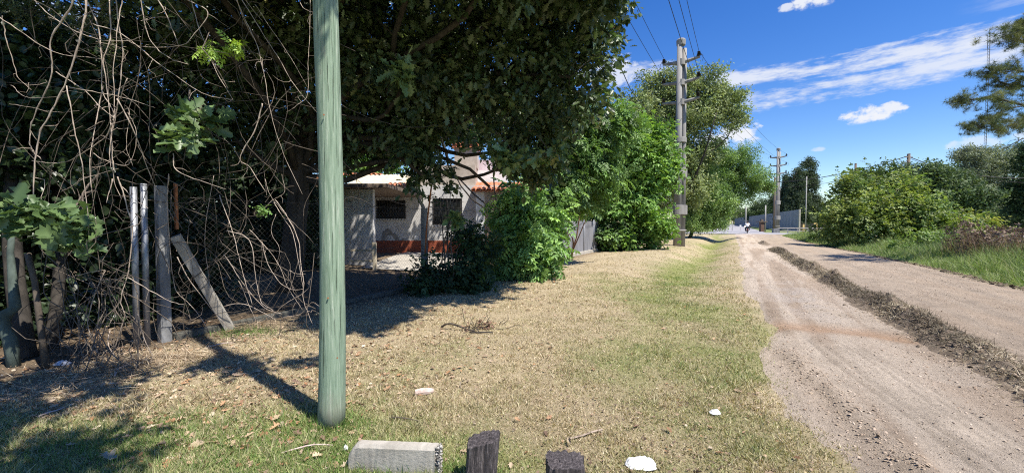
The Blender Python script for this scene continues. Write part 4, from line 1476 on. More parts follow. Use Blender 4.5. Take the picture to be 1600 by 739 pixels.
shrub('twiggy_bush', 'dark twiggy bush at the end of the sheet metal fence', 'bush', c,
      [pblob(955, 365, 23.6, (1.0, .8, .8)), pblob(975, 375, 24, (.8, .7, .5)), pblob(985, 340, 24.5, (.9, .8, .8), .6)], 330, 7, .5, .26, (CMP3_V, CMP3_F), M_LEAF, DARKG, stems=22, sr=.03)
c = np.array((hx(806, 16.2), 16.2, .15))
far_tree_args = (c, [(np.array((-3.2, 16.2, 6.3)), (1.7, 1.2, .9)), (np.array((-5.2, 15.8, 6.5)), (1.8, 1.3, 1.0)), (np.array((-1.0, 16.2, 6.0)), (1.6, 1.2, .9)), (np.array((.8, 16.0, 5.8)), (1.3, 1.1, .9))])
c = np.array((hx(420, 12.5), 12.5, .1))
shrub('garden_hedge', 'dark leafy mass deep in the yard left of the outbuilding', 'hedge', c,
      [pblob(300, 330, 12.5, (1.8, .8, 1.8)), pblob(390, 350, 12.6, (1.6, .8, 1.5)), pblob(460, 330, 12.8, (1.2, .7, 1.7)), pblob(390, 270, 13, (2, .8, 1.2)), pblob(330, 420, 12, (1.6, .7, .7)), pblob(450, 270, 13, (1.5, .8, 1.2)), pblob(200, 330, 12.5, (2, .8, 2))], 900, 8, .7, .36, (CMP3_V, CMP3_F), M_FAR, [(.02, .036, .015), (.032, .054, .022)], stems=10, sr=.05, bark=M_BARK_DK)
# greenery behind the house, seen through gaps
c = np.array((hx(565, 27), 27, .2))
shrub('garden_tree', 'sunlit light green tree behind the house roof', 'tree', c,
      [pblob(565, 245, 27, (1.8, 1.5, 1.3)), pblob(530, 235, 27, (1.5, 1.5, 1.4)), pblob(600, 240, 28, (1.6, 1.4, 1.0))], 420, 7, .7, .42, (CMP3_V, CMP3_F), M_LEAF, BRIGHT, stems=6, sr=.12)
c = np.array((hx(700, 34), 34, .2))
shrub('garden_tree', 'dark green tall tree behind the chimney', 'tree', c,
      [pblob(660, 190, 34, (3, 2.4, 2.4)), pblob(760, 170, 34, (3, 2.4, 2.4)), pblob(840, 200, 33, (2.8, 2.2, 2.6)), pblob(870, 270, 31, (2.2, 2, 1.8)), pblob(900, 330, 31, (2.0, 2, 1.6))], 900, 8, 1.1, .6, (CMP3_V, CMP3_F), M_FAR, MIDG + DARKG, stems=8, sr=.16)


def far_tree(name, label, base, blobs, n, per, spread, size, cols, colw=None, tr=.2, tpl=None, cat='tree', mat=None, bias=.45, group=None, ntw=90, droop=.2, bark=None, forkz=None):
    base = np.array(base, float)
    t = thing(name, label, cat, base, group)
    pts, out, bi = blob_points(blobs, n, bias)
    cz = np.mean([q[0] for q in blobs], 0)
    fork = base + (cz - base) * (forkz or .45)
    skeleton(t, base, fork, tr, blobs, pts, ntw, bark or M_BARK, .45, tr * .10)
    foliage('crown', t, mat or M_FAR, tpl or (CL_V, CL_F), pts, out, per, spread, size, cols, colw, droop=droop)
    return t


far_tree('yard_tree', 'tree in the yard whose crown shades the front of the house', *far_tree_args, 520, 11, .7, .17, OAKC, tr=.075, mat=M_OAK, tpl=(OAKS_V, OAKS_F), bark=M_BARK_DK, forkz=.3)
# big spreading tree behind the twin pole
c = P(1066, 385, 37); c[2] = 0
far_tree('spreading_tree', 'tall spreading grey green tree rising behind the twin concrete pole', c,
         [pblob(1010, 175, 38, (2.4, 2.2, 2.0)), pblob(1040, 150, 38, (2.3, 2.2, 1.8)), pblob(1090, 140, 38, (2.2, 2.2, 1.7)), pblob(1130, 160, 38, (1.7, 2, 1.4)), pblob(1080, 190, 38, (2.6, 2.2, 1.5)), pblob(1145, 185, 38, (1.3, 1.6, .9)), pblob(975, 210, 37, (2.2, 2, 1.8)), pblob(1010, 240, 37, (2.4, 2, 1.8)), pblob(1060, 135, 38, (1.4, 1.6, 1.0)),
          pblob(1105, 165, 38, (1.6, 1.8, 1.2)), pblob(1050, 235, 38, (2.0, 1.8, 1.8)), pblob(1090, 235, 39, (1.8, 1.8, 1.5)), pblob(1035, 290, 37, (1.6, 1.6, 2.0)), pblob(1075, 290, 38.5, (1.5, 1.6, 2.0))],
         2000, 6, 1.0, .42, [(.21, .27, .11), (.27, .32, .145), (.32, .36, .17), (.12, .16, .06)], tr=.22, ntw=160, bark=M_BARK_DK)
c = G(1077, 379)
c = P(1077, 376, 41); c[2] = 0
far_tree('feathery_tree', 'light green feathery tree with low crown over the ditch by the junction', c,
         [pblob(1130, 262, 42, (2.6, 2.4, 2.0)), pblob(1165, 275, 42, (2.1, 2.2, 1.9)), pblob(1110, 305, 41, (2.5, 2.2, 1.9)), pblob(1128, 318, 42, (1.8, 2, 1.2)), pblob(1090, 270, 42, (2.0, 2, 2)), pblob(1183, 285, 42, (1.4, 1.6, 1.0)), pblob(1155, 300, 42, (1.5, 1.5, .9)), pblob(1070, 330, 40.5, (1.6, 1.4, 1.6)), pblob(1062, 280, 40, (1.6, 1.4, 1.8)), pblob(1095, 335, 41, (1.7, 1.6, 1.0)), pblob(1130, 240, 42, (1.7, 1.8, 1.0)), pblob(1110, 348, 40, (1.6, 1.2, .7), .9), pblob(1080, 350, 40, (1.0, 1.0, .7), .9), pblob(1085, 300, 41, (1.6, 1.6, 1.6))],
         1700, 7, .8, .40, [(.15, .25, .075), (.20, .31, .10), (.26, .37, .13), (.10, .17, .055)], tr=.18, ntw=150, mat=M_LEAF, tpl=(CLS_V, CLS_F), bark=M_BARK_DK)
# row behind the wall and the junction
rowspec = [(1100, 330, 120, 6, 'far rounded tree seen below the feathery tree on its left'), (1148, 322, 262, 13, 'far tree above the low left end of the grey wall'), (1183, 312, 158, 8.5, 'far tree above the middle of the grey wall'), (1226, 300, 112, 6, 'far tree above the high right end of the grey wall'), (1290, 318, 100, 5, 'far tree between the pointed trees and the dark bush'), (1320, 320, 95, 4.5, 'far tree just behind the left side of the dark bush')]
for k, (px, py, d, rr, lab) in enumerate(rowspec):
    c = P(px, 352, d); c[2] = 0
    top = P(px, py, d)
    far_tree('background_tree', lab, c,
             [(np.array((c[0], c[1], max(3.0, top[2] * .55))), (rr * .6, rr * .6, max(2.6, top[2] * .5))), (np.array((c[0] + rr * .4, c[1], max(2.6, top[2] * .4))), (rr * .5, rr * .5, max(2.2, top[2] * .4)))],
             360, 6, 1.3, .95, [(.055, .085, .035), (.075, .11, .045), (.10, .145, .06)], tr=.25, ntw=20, group='trees in a row beyond the junction')
for (px, py, d, w_, lab) in ((1246, 262, 92, 1.9, 'left one of two tall pointed trees beyond the grey wall'), (1263, 254, 94, 2.1, 'right, taller one of two pointed trees beyond the grey wall'), (1226, 282, 98, 1.6, 'shorter pointed tree next to the second concrete pole')):
    c = P(px, 352, d); c[2] = 0
    H_ = P(px, py, d)[2]
    bl = [(np.array((c[0] + rng.normal(0, .3), c[1], H_ * f_)), (w_ * s_, w_ * s_, H_ * .16)) for f_, s_ in ((.2, 1.2), (.38, 1.25), (.55, 1.05), (.72, .8), (.86, .5), (.95, .25))]
    far_tree('pointed_tree', lab, c, bl, 520, 6, .9, .62, [(.05, .075, .04), (.07, .10, .055), (.10, .13, .07)], tr=.22, ntw=30, forkz=.7)
# right hand side
c = P(1392, 382, 27); c[2] = float(hgt(c[0], c[1]))
shrub('yellow_green_bush', 'big sprawling yellow green bush at the right of the road', 'bush', c,
      [pblob(1345, 322, 27, (1.5, 1.4, 1.1)), pblob(1392, 312, 27, (1.5, 1.4, 1.1)), pblob(1430, 325, 26, (1.6, 1.4, 1.1)), pblob(1370, 345, 26, (1.9, 1.4, 1.0)), pblob(1315, 345, 27, (1.1, 1.1, 1.0)), pblob(1440, 360, 25, (1.6, 1.2, .7), 1.4), pblob(1490, 362, 24, (1.1, 1, .5), 1.2), pblob(1385, 285, 28, (.8, 1.0, .5), .6), pblob(1465, 345, 25, (1.0, 1, .7)), pblob(1330, 285, 28, (.8, .9, .7)), pblob(1420, 290, 27, (.9, .9, .6), .7)],
      1150, 8, 1.0, .33, (CMP3_V, CMP3_F), M_LEAF, [(.16, .23, .06), (.22, .29, .08), (.29, .33, .10), (.09, .145, .045)], stems=18, sr=.05, droop=.25)
c = P(1335, 378, 33); c[2] = float(hgt(c[0], c[1]))
shrub('dark_bush', 'dark green bush behind the left side of the yellow green bush', 'bush', c,
      [pblob(1325, 330, 33, (1.5, 1.3, 1.6)), pblob(1350, 294, 34, (1.6, 1.4, 1.4)), pblob(1310, 360, 32, (1.2, 1.1, .7)), pblob(1365, 284, 35, (1.2, 1.2, .9))], 560, 7, .9, .45, (CMP3_V, CMP3_F), M_FAR, [(.06, .10, .035), (.09, .135, .05), (.13, .17, .06)], stems=8, sr=.06)
c = P(1445, 375, 44); c[2] = .1
far_tree('broad_tree', 'broad dark tree behind the yellow green bush', c,
         [pblob(1440, 290, 44, (2.8, 2.4, 2.2)), pblob(1480, 300, 44, (2.4, 2.2, 2.0)), pblob(1428, 284, 45, (2.0, 2, 1.3)), pblob(1460, 280, 44, (2.0, 2, 1.0)), pblob(1500, 310, 43, (2, 2, 2.0))], 950, 7, .9, .52, [(.07, .11, .05), (.10, .145, .065), (.13, .175, .08)], tr=.28)
for k, (px, py, d, lab) in enumerate(((1520, 250, 62, 'thin grey green gum tree under the mast'), (1552, 248, 64, 'taller grey green gum tree right of the mast'), (1580, 252, 66, 'third grey green gum tree from the mast'))):
    c = P(px, 355, d); c[2] = 0
    far_tree('gum_tree', lab, c, [pblob(px, 246, d, (1.7, 1.7, 1.5)), pblob(px - 9, 268, d, (1.5, 1.6, 1.3), .8), pblob(px + 8, 295, d, (1.7, 1.8, 1.3), .7), pblob(px, 320, d, (1.9, 1.8, 1.6), .6)],
             420, 6, 1.1, .48, [(.20, .235, .15), (.25, .275, .18), (.14, .165, .11)], tr=.2, ntw=70, forkz=.6)
c = P(1612, 355, 48); c[2] = 0
far_tree('conifer', 'dark conifer cut by the right edge of the picture', c, [pblob(1612, 290, 48, (2.0, 2.0, 2.2)), pblob(1612, 255, 48, (1.2, 1.2, 1.8)), pblob(1610, 325, 48, (2.4, 2.2, 1.6))], 420, 7, .8, .5, DARKG, tr=.22, ntw=40)
for k, (px, d, rr, lab) in enumerate(((1500, 70, 3.0, 'low dark tree left of the mast foot'), (1470, 75, 3.2, 'low dark tree beside the broad tree, left of the gum trees'), (1545, 78, 3.0, 'low dark tree under the middle gum tree'), (1585, 72, 3.0, 'low dark tree beside the third gum tree'), (1630, 75, 4.0, 'low dark tree behind the conifer at the right edge'))):
    c = P(px, 355, d); c[2] = 0
    far_tree('understorey_tree', lab, c, [(np.array((c[0], c[1], 2.6)), (rr, rr, 2.6)), (np.array((c[0] + 2, c[1] + 1, 2.0)), (rr, rr, 2.0))], 300, 6, 1.0, .75, [(.06, .09, .04), (.09, .12, .055)], tr=.2, ntw=10, group='low dark trees across the field')
c = P(1545, 378, 30); c[2] = float(hgt(c[0], c[1]))
shrub('yellow_bush', 'small yellowish bush among the dead weeds', 'bush', c, [pblob(1520, 345, 30, (1.2, 1, .6)), pblob(1545, 350, 30, (1.0, .9, .5)), pblob(1500, 352, 30, (.8, .8, .5))], 190, 7, .5, .3, (CMP3_V, CMP3_F), M_LEAF, [(.20, .24, .05), (.27, .28, .07)], stems=7, sr=.03)
# low scrub between verge and bush
for (px, py, d, lab) in ((1300, 372, 33, 'leafy weed clump at the foot of the bush on the left'), (1470, 385, 21, 'rank leafy weeds in front of the dead weeds')):
    c = P(px, py, d); c[2] = float(hgt(c[0], c[1]))
    shrub('weed_clump', lab, 'weeds', c, [(c + np.array((0, 0, .4)), (1.4, .8, .5)), (c + np.array((1.4, -.2, .35)), (1.2, .7, .45)), (c + np.array((-1.0, .2, .3)), (1.0, .6, .4))], 260, 7, .4, .22, (CMP3_V, CMP3_F), M_LEAF, [(.12, .20, .05), (.18, .27, .08), (.24, .30, .11)], stems=10, sr=.015)

# pine reaching in from the right
c = P(1690, 410, 16.5); c[2] = float(hgt(c[0], c[1]))
t = thing('pine_tree', 'pine with long bare boughs reaching in at the top right', 'tree', c)
tp = curve(c, c + np.array((.2, .3, 10.5)), 12, .015); tp[0] = c
obj('trunk', Buf().tube(tp, np.linspace(.22, .09, 12), 10, wob=.1), M_BARK, t, smooth=True)
lb = Buf()
tuf = []
for (pts_, r_) in (([(1690, 150, 16.5), (1640, 168, 16), (1600, 165, 15.6), (1550, 152, 15.3), (1515, 156, 15), (1492, 160, 14.8)], .05), ([(1690, 110, 16.5), (1630, 120, 16), (1580, 108, 15.6), (1545, 112, 15.4)], .045),
                   ([(1690, 70, 16.5), (1640, 80, 16.2), (1600, 65, 15.8), (1575, 58, 15.6)], .045), ([(1600, 165, 15.6), (1570, 172, 15.3), (1540, 190, 15), (1525, 200, 14.9)], .028), ([(1690, 175, 16.5), (1630, 185, 16), (1590, 192, 15.5), (1560, 202, 15.2)], .03),
                   ([(1690, 195, 16.5), (1630, 205, 16), (1595, 218, 15.6), (1565, 235, 15.4)], .022), ([(1690, 30, 16.5), (1640, 30, 16), (1605, 35, 15.8), (1585, 45, 15.6)], .04), ([(1690, 90, 16.6), (1640, 60, 16.6), (1610, 50, 16.5)], .04), ([(1690, 130, 16.5), (1640, 140, 16.4), (1590, 135, 16.2), (1560, 128, 16)], .035)):
    p = np.array([P(*q) for q in pts_])
    tt = np.linspace(0, len(p) - 1, 14)
    q = np.stack([np.interp(tt, np.arange(len(p)), p[:, i]) for i in range(3)], -1)
    lb.tube(q, np.linspace(r_, r_ * .3, 14), 6)
    dead = pts_[-1][1] > 230
    for i in range(5, 14):
        for _ in range(0 if dead else 5):
            e = q[i] + rng.normal(0, 1, 3) * np.array((.27, .27, .13))
            lb.tube(curve(q[i], e, 4, .1), np.linspace(r_ * .3, .004, 4), 4, cap=False)
            tuf.append(e)
    if dead:
        for _ in range(6):
            i = rng.integers(6, 13)
            lb.tube(curve(q[i], q[i] + rng.normal(0, .3, 3), 4, .1), np.linspace(.008, .004, 4), 4, cap=False)
obj('boughs', lb, M_BARK_DK, t, smooth=True)
tuf = np.array(tuf)
foliage('needles', t, M_FAR, (NEEDLE_V, NEEDLE_F), tuf, norm(rng.normal(0, 1, tuf.shape) + np.array((0, 0, .3))), 12, .28, .16, [(.08, .115, .05), (.12, .15, .065), (.17, .19, .08), (.23, .23, .10)], [4, 4, 3, 2], droop=-.1)
for (px, py, d, r_, n_) in ():
    pass

# ------------------------------------------------------------------ bare vines hanging over the fence
def zpath(pts_, sx, sy, ox, oy, d0, d1):
    p = np.array([P(ox + a / sx, oy + c / sy, d0 + (d1 - d0) * k / max(1, len(pts_) - 1)) for k, (a, c) in enumerate(pts_)])
    # smooth by Catmull-Rom
    q = np.vstack((2 * p[0] - p[1], p, 2 * p[-1] - p[-2]))
    out_ = []
    for i in range(1, len(q) - 2):
        for s in np.linspace(0, 1, 6, endpoint=False):
            a, b_, c_, d_ = q[i - 1], q[i], q[i + 1], q[i + 2]
            out_.append(.5 * (2 * b_ + (c_ - a) * s + (2 * a - 5 * b_ + 4 * c_ - d_) * s * s + (3 * b_ - a - 3 * c_ + d_) * s ** 3))
    out_.append(q[-2])
    return np.array(out_)


Z1 = (2.4625, 2.4625, 0, 0)
Z2 = (2.31, 2.31, 0, 280)
Z3 = (2.4625, 2.4625, 350, 0)
Z8 = (3.077, 3.079, 350, 280)
vl = [(Z1, [(290, -40), (270, 30), (205, 150), (212, 272), (150, 410), (120, 500), (130, 560), (170, 600)], .014), (Z1, [(332, -30), (330, 40), (312, 160), (268, 300), (200, 450), (158, 560), (150, 739), (170, 900), (190, 990)], .016),
      (Z1, [(130, 0), (200, 70), (330, 140), (450, 160), (540, 145)], .008), (Z1, [(-30, 50), (100, 140), (220, 210), (385, 232)], .009), (Z1, [(10, 60), (20, 130), (55, 230), (80, 300), (130, 350)], .008),
      (Z1, [(212, 275), (320, 345), (380, 410), (430, 455)], .009), (Z1, [(265, 335), (400, 365), (500, 385), (600, 412)], .008), (Z1, [(430, 475), (400, 530), (320, 585), (230, 622), (120, 615)], .009),
      (Z1, [(255, 330), (285, 500), (320, 620), (338, 760), (345, 900)], .009), (Z1, [(45, 330), (100, 375), (230, 375)], .005), (Z1, [(240, 739), (330, 690), (450, 655)], .007),
      (Z1, [(40, 400), (120, 410), (220, 430), (310, 425)], .004)]
vm = [(Z1, [(325, -20), (375, 90), (390, 200), (395, 330), (435, 400), (438, 450)], .011), (Z1, [(438, -20), (452, 110), (462, 200), (452, 330), (438, 440), (425, 560), (440, 690), (470, 760)], .010), (Z1, [(420, -10), (430, 150), (405, 240), (430, 440), (440, 600), (445, 660)], .010), (Z1, [(470, 0), (455, 120), (440, 270), (437, 440), (415, 560), (420, 650)], .008),
      (Z1, [(360, 95), (440, 120), (530, 180), (600, 245), (690, 310), (790, 375), (885, 395)], .009), (Z1, [(540, -20), (555, 110), (600, 185), (660, 230), (722, 255)], .008), (Z1, [(605, -10), (650, 70), (690, 180)], .010),
      (Z1, [(700, -10), (797, 48), (740, 145), (690, 185), (560, 188), (490, 160)], .008), (Z1, [(395, 330), (370, 450), (348, 580), (350, 745)], .010), (Z1, [(450, 380), (520, 520), (560, 640), (612, 745)], .010),
      (Z1, [(490, 300), (440, 440), (400, 510), (330, 580)], .006), (Z1, [(445, 455), (500, 420), (490, 560), (520, 640)], .005), (Z1, [(360, 590), (400, 615), (490, 630), (520, 520), (480, 430)], .007), (Z1, [(665, 590), (680, 655), (780, 700), (860, 730)], .008),
      (Z2, [(425, -10), (455, 70), (487, 170), (470, 300), (448, 400), (447, 450), (465, 482)], .011), (Z2, [(465, 355), (540, 400), (610, 440), (675, 455)], .008), (Z2, [(365, 365), (465, 355)], .006), (Z2, [(405, 0), (385, 85)], .009), (Z2, [(440, 25), (480, 70), (522, 104)], .006),
      (Z2, [(378, 330), (330, 440), (314, 530), (360, 642)], .011), (Z2, [(380, 328), (280, 350), (205, 370)], .007), (Z2, [(398, 545), (388, 590), (418, 652)], .009), (Z2, [(498, 485), (512, 545), (545, 620), (582, 682)], .010), (Z2, [(295, 650), (370, 570), (420, 480)], .008)]
vr = [(Z1, [(730, -20), (760, 90), (790, 160), (842, 290), (905, 385)], .009), (Z1, [(905, -20), (950, 90), (988, 165)], .007), (Z1, [(920, -30), (960, 20), (1010, 80)], .006), (Z3, [(40, -10), (90, 90), (130, 170), (152, 280), (178, 420), (215, 560), (295, 745)], .008), (Z3, [(62, -10), (150, 130), (210, 230), (270, 330), (368, 452)], .009),
      (Z3, [(120, 20), (180, 110), (260, 230), (325, 340)], .006), (Z3, [(150, 400), (122, 510), (72, 612), (112, 645), (172, 735)], .013), (Z3, [(330, -10), (330, 150), (325, 250), (325, 370), (290, 405), (243, 432)], .006), (Z3, [(283, -10), (310, 40), (365, 62)], .007),
      (Z2, [(607, -20), (606, 80), (622, 250), (640, 390), (690, 452), (757, 542)], .010), (Z2, [(640, 280), (690, 380), (750, 460), (822, 542)], .009), (Z2, [(772, -10), (742, 170), (750, 330), (766, 440)], .006), (Z2, [(560, 205), (596, 242)], .006), (Z2, [(660, 145), (692, 160)], .005), (Z2, [(790, 60), (840, 200), (872, 330), (915, 455)], .009),
      (Z8, [(245, 100), (300, 170), (360, 300), (375, 430), (395, 500), (392, 590), (430, 712)], .009), (Z8, [(240, 110), (290, 190), (345, 260), (372, 400), (385, 520)], .007), (Z8, [(180, 300), (215, 410), (265, 490), (330, 530), (375, 525)], .008), (Z8, [(10, 250), (90, 270), (135, 320), (155, 450), (180, 580), (240, 630)], .009),
      (Z8, [(0, 360), (60, 460), (115, 530), (190, 610), (280, 645)], .009), (Z8, [(215, 675), (290, 600), (385, 540), (398, 480)], .008), (Z8, [(120, 240), (250, 400), (310, 540), (370, 630)], .006), (Z8, [(280, 665), (360, 650), (420, 590), (470, 612)], .007), (Z8, [(0, 610), (80, 600), (160, 630), (240, 685)], .008), (Z8, [(190, 145), (240, 100), (295, 66), (290, -20)], .007),
      (Z8, [(315, 440), (350, 450), (395, 448)], .006), (Z8, [(200, 0), (225, 80), (300, 180), (420, 290)], .004), (Z8, [(70, 490), (110, 590), (155, 680)], .008), (Z8, [(250, 170), (225, 260), (265, 350), (250, 420)], .005)]
for lst, lab, base_px, dd, seed in ((vl, 'bare pale vines hanging at the far left of the fence', (110, 590), (4.35, 4.9), 1), (vm, 'knotted bunch of bare vines around the galvanised pipe posts', (210, 560), (4.55, 5.0), 2), (vr, 'looping bare vines between the concrete corner post and green pole', (400, 520), (5.1, 5.7), 3)):
    t = thing('bare_vine', lab, 'vine', G(*base_px))
    for (zz, pts_, r_) in lst:
        a, c = rng.uniform(*dd), rng.uniform(*dd)
        pth = zpath(pts_, *zz, a, c)
        pth = pth + np.cumsum(rng.normal(0, .0032, pth.shape), 0)
        vb = Buf()
        for _ in range(len(pth) // 12):
            i = rng.integers(3, len(pth) - 2)
            e = pth[i] + rng.normal(0, .10, 3) + np.array((0, 0, -.04))
            vb.tube(curve(pth[i], e, 5, .18), np.linspace(r_ * .3, .0012, 5), 4, cap=False)
        vb.tube(pth, np.linspace(r_, r_ * .45, len(pth)) * .66 * (1 + .22 * np.sin(np.arange(len(pth)) * 1.9 + a * 50)), 6, wob=.35)
        obj('stem', vb, M_VINE, t, smooth=True)
    # finer stems behind, coloured darker to stand for their shade
    tb = Buf()
    lo, hi = {1: (-20, 190), 2: (110, 330), 3: (270, 505)}[seed]
    for k in range({1: 30, 2: 45, 3: 75}[seed]):
        px, py = rng.uniform(lo, hi), rng.uniform(-20, 430)
        dpt = rng.uniform(dd[0] + .15, dd[1] + .6)
        ln = rng.uniform(60, 240)
        ang = rng.normal(math.pi / 2, .75)
        q0, q1 = P(px, py, dpt), P(px + ln * math.cos(ang), min(540, py + ln * abs(math.sin(ang))), dpt + rng.normal(0, .25))
        tb.tube(curve(q0, q1, 9, .16), rng.uniform(.0022, .005), 4, cap=False)
    if seed == 1:
        for k in range(40):
            q0 = P(rng.uniform(70, 200), rng.uniform(400, 500), rng.uniform(4.7, 5.2))
            q1 = G(rng.uniform(60, 260), rng.uniform(545, 600))
            tb.tube(curve(q0, q1, 8, .15), rng.uniform(.003, .006), 4, cap=False)
    o = obj('fine_stems', tb, M_VINE_DK, t, smooth=True)
    o['kind'] = 'stuff'
# a young ash-like shoot and green sprouts among the vines
c = P(342, 72, 4.9)
shrub('vine_shoot', 'small yellow green leafy shoot high among the bare vines', 'plant', c, [(c, (.15, .1, .05))], 14, 4, .12, .13, (CMP_V, CMP_F), M_LEAF, [(.25, .38, .05), (.32, .45, .08)], stems=2, sr=.004)
c = P(396, 335, 5.3)
shrub('vine_shoot', 'tiny green sprout low among the vines near the mesh', 'plant', c, [(c, (.10, .1, .14))], 10, 4, .1, .06, (CMP3_V, CMP3_F), M_LEAF, [(.13, .26, .06), (.18, .30, .09)], stems=2, sr=.004)
c = P(170, 90, 5.2)
shrub('climber', 'fine leaved climber on the left vines near the top', 'climber', c, [pblob(150, 40, 5.4, (.3, .2, .25)), pblob(175, 90, 5.2, (.12, .1, .25)), pblob(50, 20, 5.6, (.35, .2, .2), .6)], 150, 6, .12, .045, (CMP3_V, CMP3_F), M_LEAF, [(.07, .11, .04), (.11, .14, .06), (.18, .17, .08)], stems=5, sr=.005)

# ------------------------------------------------------------------ concrete power poles
b0 = P(1058, 386, 27.2)
b0[2] = float(hgt(b0[0], b0[1]))
t = thing('concrete_power_pole', 'tall twin concrete power pole with three crossarms on the lawn', 'power pole', b0)
HP = 13.2
offs = np.array((.40, .22, 0))


def pole_tube(base, h, r0, r1):
    return Buf().tube([base + np.array((0, 0, -.1)), base + np.array((0, 0, h * .5)), base + np.array((0, 0, h))], [r0, (r0 + r1) / 2, r1], 20)


obj('pole', pole_tube(b0, HP, .25, .155), M_POLECONC, t, smooth=True)
obj('pole', pole_tube(b0 + offs, HP - .4, .20, .14), M_POLECONC, t, smooth=True)
for (z_, hh_, sx) in ((1.02, .10, 1.0), (2.35, .62, 1.12), (4.75, .60, 1.1), (6.9, .35, 1.0)):
    cpt = b0 + offs / 2 + np.array((0, 0, z_))
    k = 1 - z_ / HP * .3
    n_ = 24
    ring = []
    for zz in (-hh_ / 2, hh_ / 2):
        for i in range(n_):
            a = 2 * math.pi * i / n_
            e = np.array((math.cos(a) * .55 * k * sx, math.sin(a) * .32 * k * sx, 0))
            ca, sa = math.cos(math.atan2(offs[1], offs[0])), math.sin(math.atan2(offs[1], offs[0]))
            ring.append(cpt + np.array((e[0] * ca - e[1] * sa, e[0] * sa + e[1] * ca, zz)))
    bb = Buf().add(ring, [(i, (i + 1) % n_, n_ + (i + 1) % n_, n_ + i) for i in range(n_)] + [tuple(range(n_ - 1, -1, -1)), tuple(range(n_, 2 * n_))])
    obj('collar', bb, M_POLECONC, t, bevel=.03)
obj('cap', Buf().tube([b0 + np.array((.1, .05, HP - .28)), b0 + np.array((.1, .05, HP + .05)), b0 + np.array((.1, .05, HP + .14))], [.27, .29, .22], 16), M_POLECONC, t, bevel=.02)
armdir = np.array((SV[0], SV[1], 0))
ends = {}
for lv, z_ in enumerate((11.85, 10.55, 9.3)):
    c = b0 + np.array((.12, .06, z_))
    bb = Buf().tube([c - np.array((0, 0, .18)), c + np.array((0, 0, .18))], [.27, .27], 14)
    for sg in (-1, 1):
        bb.tube([c + armdir * sg * .15, c + armdir * sg * 1.12 + np.array((0, 0, .06 + .12 * (sg > 0)))], [.13, .075], 6)
    arm_ = obj('crossarm', bb, M_POLECONC, t)
    for sg in (-1, 1):
        q = c + armdir * sg * 1.05 + np.array((0, 0, .12 + .12 * (sg > 0)))
        ib = Buf()
        for i in range(4):
            zz = i * .075
            ib.tube([q + np.array((0, 0, zz)), q + np.array((0, 0, zz + .03)), q + np.array((0, 0, zz + .06))], [.07, .15 - .016 * i, .06], 12)
        obj('insulator', ib, M_BLACK, arm_)
        jb = Buf().tube(curve(q + np.array((0, 0, .2)), q + armdir * .25 * sg + np.array((.1, .3, -.25)), 8, .2), .012, 5)
        obj('jumper_wire', jb, M_CABLE, arm_)
        ends[(lv, sg)] = q + np.array((0, 0, .3))
b1 = P(1213, 364, 66.0); b1[2] = 0
pole2 = copy_tree(t)
pole2.location = b1
pole2['label'] = 'second, distant twin concrete power pole at the junction by the grey wall'


def wire(pa, pb, sag, r_, label, group=None, n_=28):
    tt = np.linspace(0, 1, n_)
    p = np.asarray(pa)[None] * (1 - tt[:, None]) + np.asarray(pb)[None] * tt[:, None]
    p[:, 2] -= sag * 4 * tt * (1 - tt)
    return setp(obj('power_line', Buf().tube(p, r_, 4), M_CABLE), label, 'cable', group)


names = {0: 'top', 1: 'middle', 2: 'lowest'}
for (lv, sg), q in ends.items():
    if lv == 2 and sg < 0:
        continue
    side = 'right' if sg > 0 else 'left'
    q0 = q + np.array((-SU[0] * 50, -SU[1] * 50, 0.0))
    wire(q0, q, .9, .013, f'thin overhead wire from the {names[lv]} {side} insulator towards the viewer')
    if lv < 2:
        wire(q, q - b0 + b1, 1.0, .013, f'thin wire from the {names[lv]} {side} insulator to the second pole')
pa = [P(1050, 195, 27.0), P(1010, 172, 20), P(985, 140, 15.5), P(962, 88, 12.2), P(935, 10, 9.8), P(915, -60, 8.4)]
pa = np.array(pa)
tt = np.linspace(0, 5, 26)
setp(obj('service_cable', Buf().tube(np.stack([np.interp(tt, range(6), pa[:, i]) for i in range(3)], -1), .014, 5), M_CABLE), 'thick black service cable running from the twin pole into the oak', 'cable')

# ------------------------------------------------------------------ far things round the junction
def plain_pole(px, ybase, d, ytop, r_, mat, label, cat='pole', name='wooden_post', group=None):
    b = P(px, ybase, d); b[2] = 0
    tp_ = P(px, ytop, d); tp_[0] = b[0]
    t = thing(name, label, cat, b, group)
    obj('shaft', Buf().tube([b - np.array((0, 0, .1)), b + np.array((0, 0, tp_[2] * .5)), tp_], [r_, r_ * .92, r_ * .8], 10), mat, t, smooth=True)
    obj('top_cap', Buf().tube([tp_, tp_ + np.array((0, 0, .05))], [r_ * .9, r_ * .6], 10), mat, t)
    return t, b, tp_


plain_pole(1165, 358, 78, 323, .11, M_GREYWOOD, 'slim pale post behind the motorcyclist', name='pale_post')
plain_pole(1195.5, 362, 72, 321, .12, M_GREYWOOD, 'pale post in front of the grey wall beside the sentry box', name='pale_post')
plain_pole(1144, 360, 80, 346, .06, M_GREYWOOD, 'short pale stake at the left end of the grey wall', name='pale_post')
plain_pole(1209, 362, 70, 277, .17, M_OLDWOOD, 'thick brown wooden pole just left of the second concrete pole', 'utility pole', 'wooden_utility_pole')
plain_pole(1258.5, 362, 70, 276, .09, M_GREYWOOD, 'tall slim pale pole in front of the pointed trees', 'utility pole', 'wooden_utility_pole')
t, wb0, wtop = plain_pole(1416, 368, 50, 241, .20, M_OLDWOOD, 'wooden pole top above the yellow green bush carrying bundled cables', 'utility pole', 'wooden_utility_pole')
tr = Buf().box(wtop + np.array((0, 0, -.35)), (1.3, .1, .1), .3)
obj('crossbar', tr, M_OLDWOOD, t)
obj('bracket', Buf().tube([wtop + np.array((.0, -.1, -.5)), wtop + np.array((-1.0, -.3, -1.3))], .03, 5), M_BLACK, t)
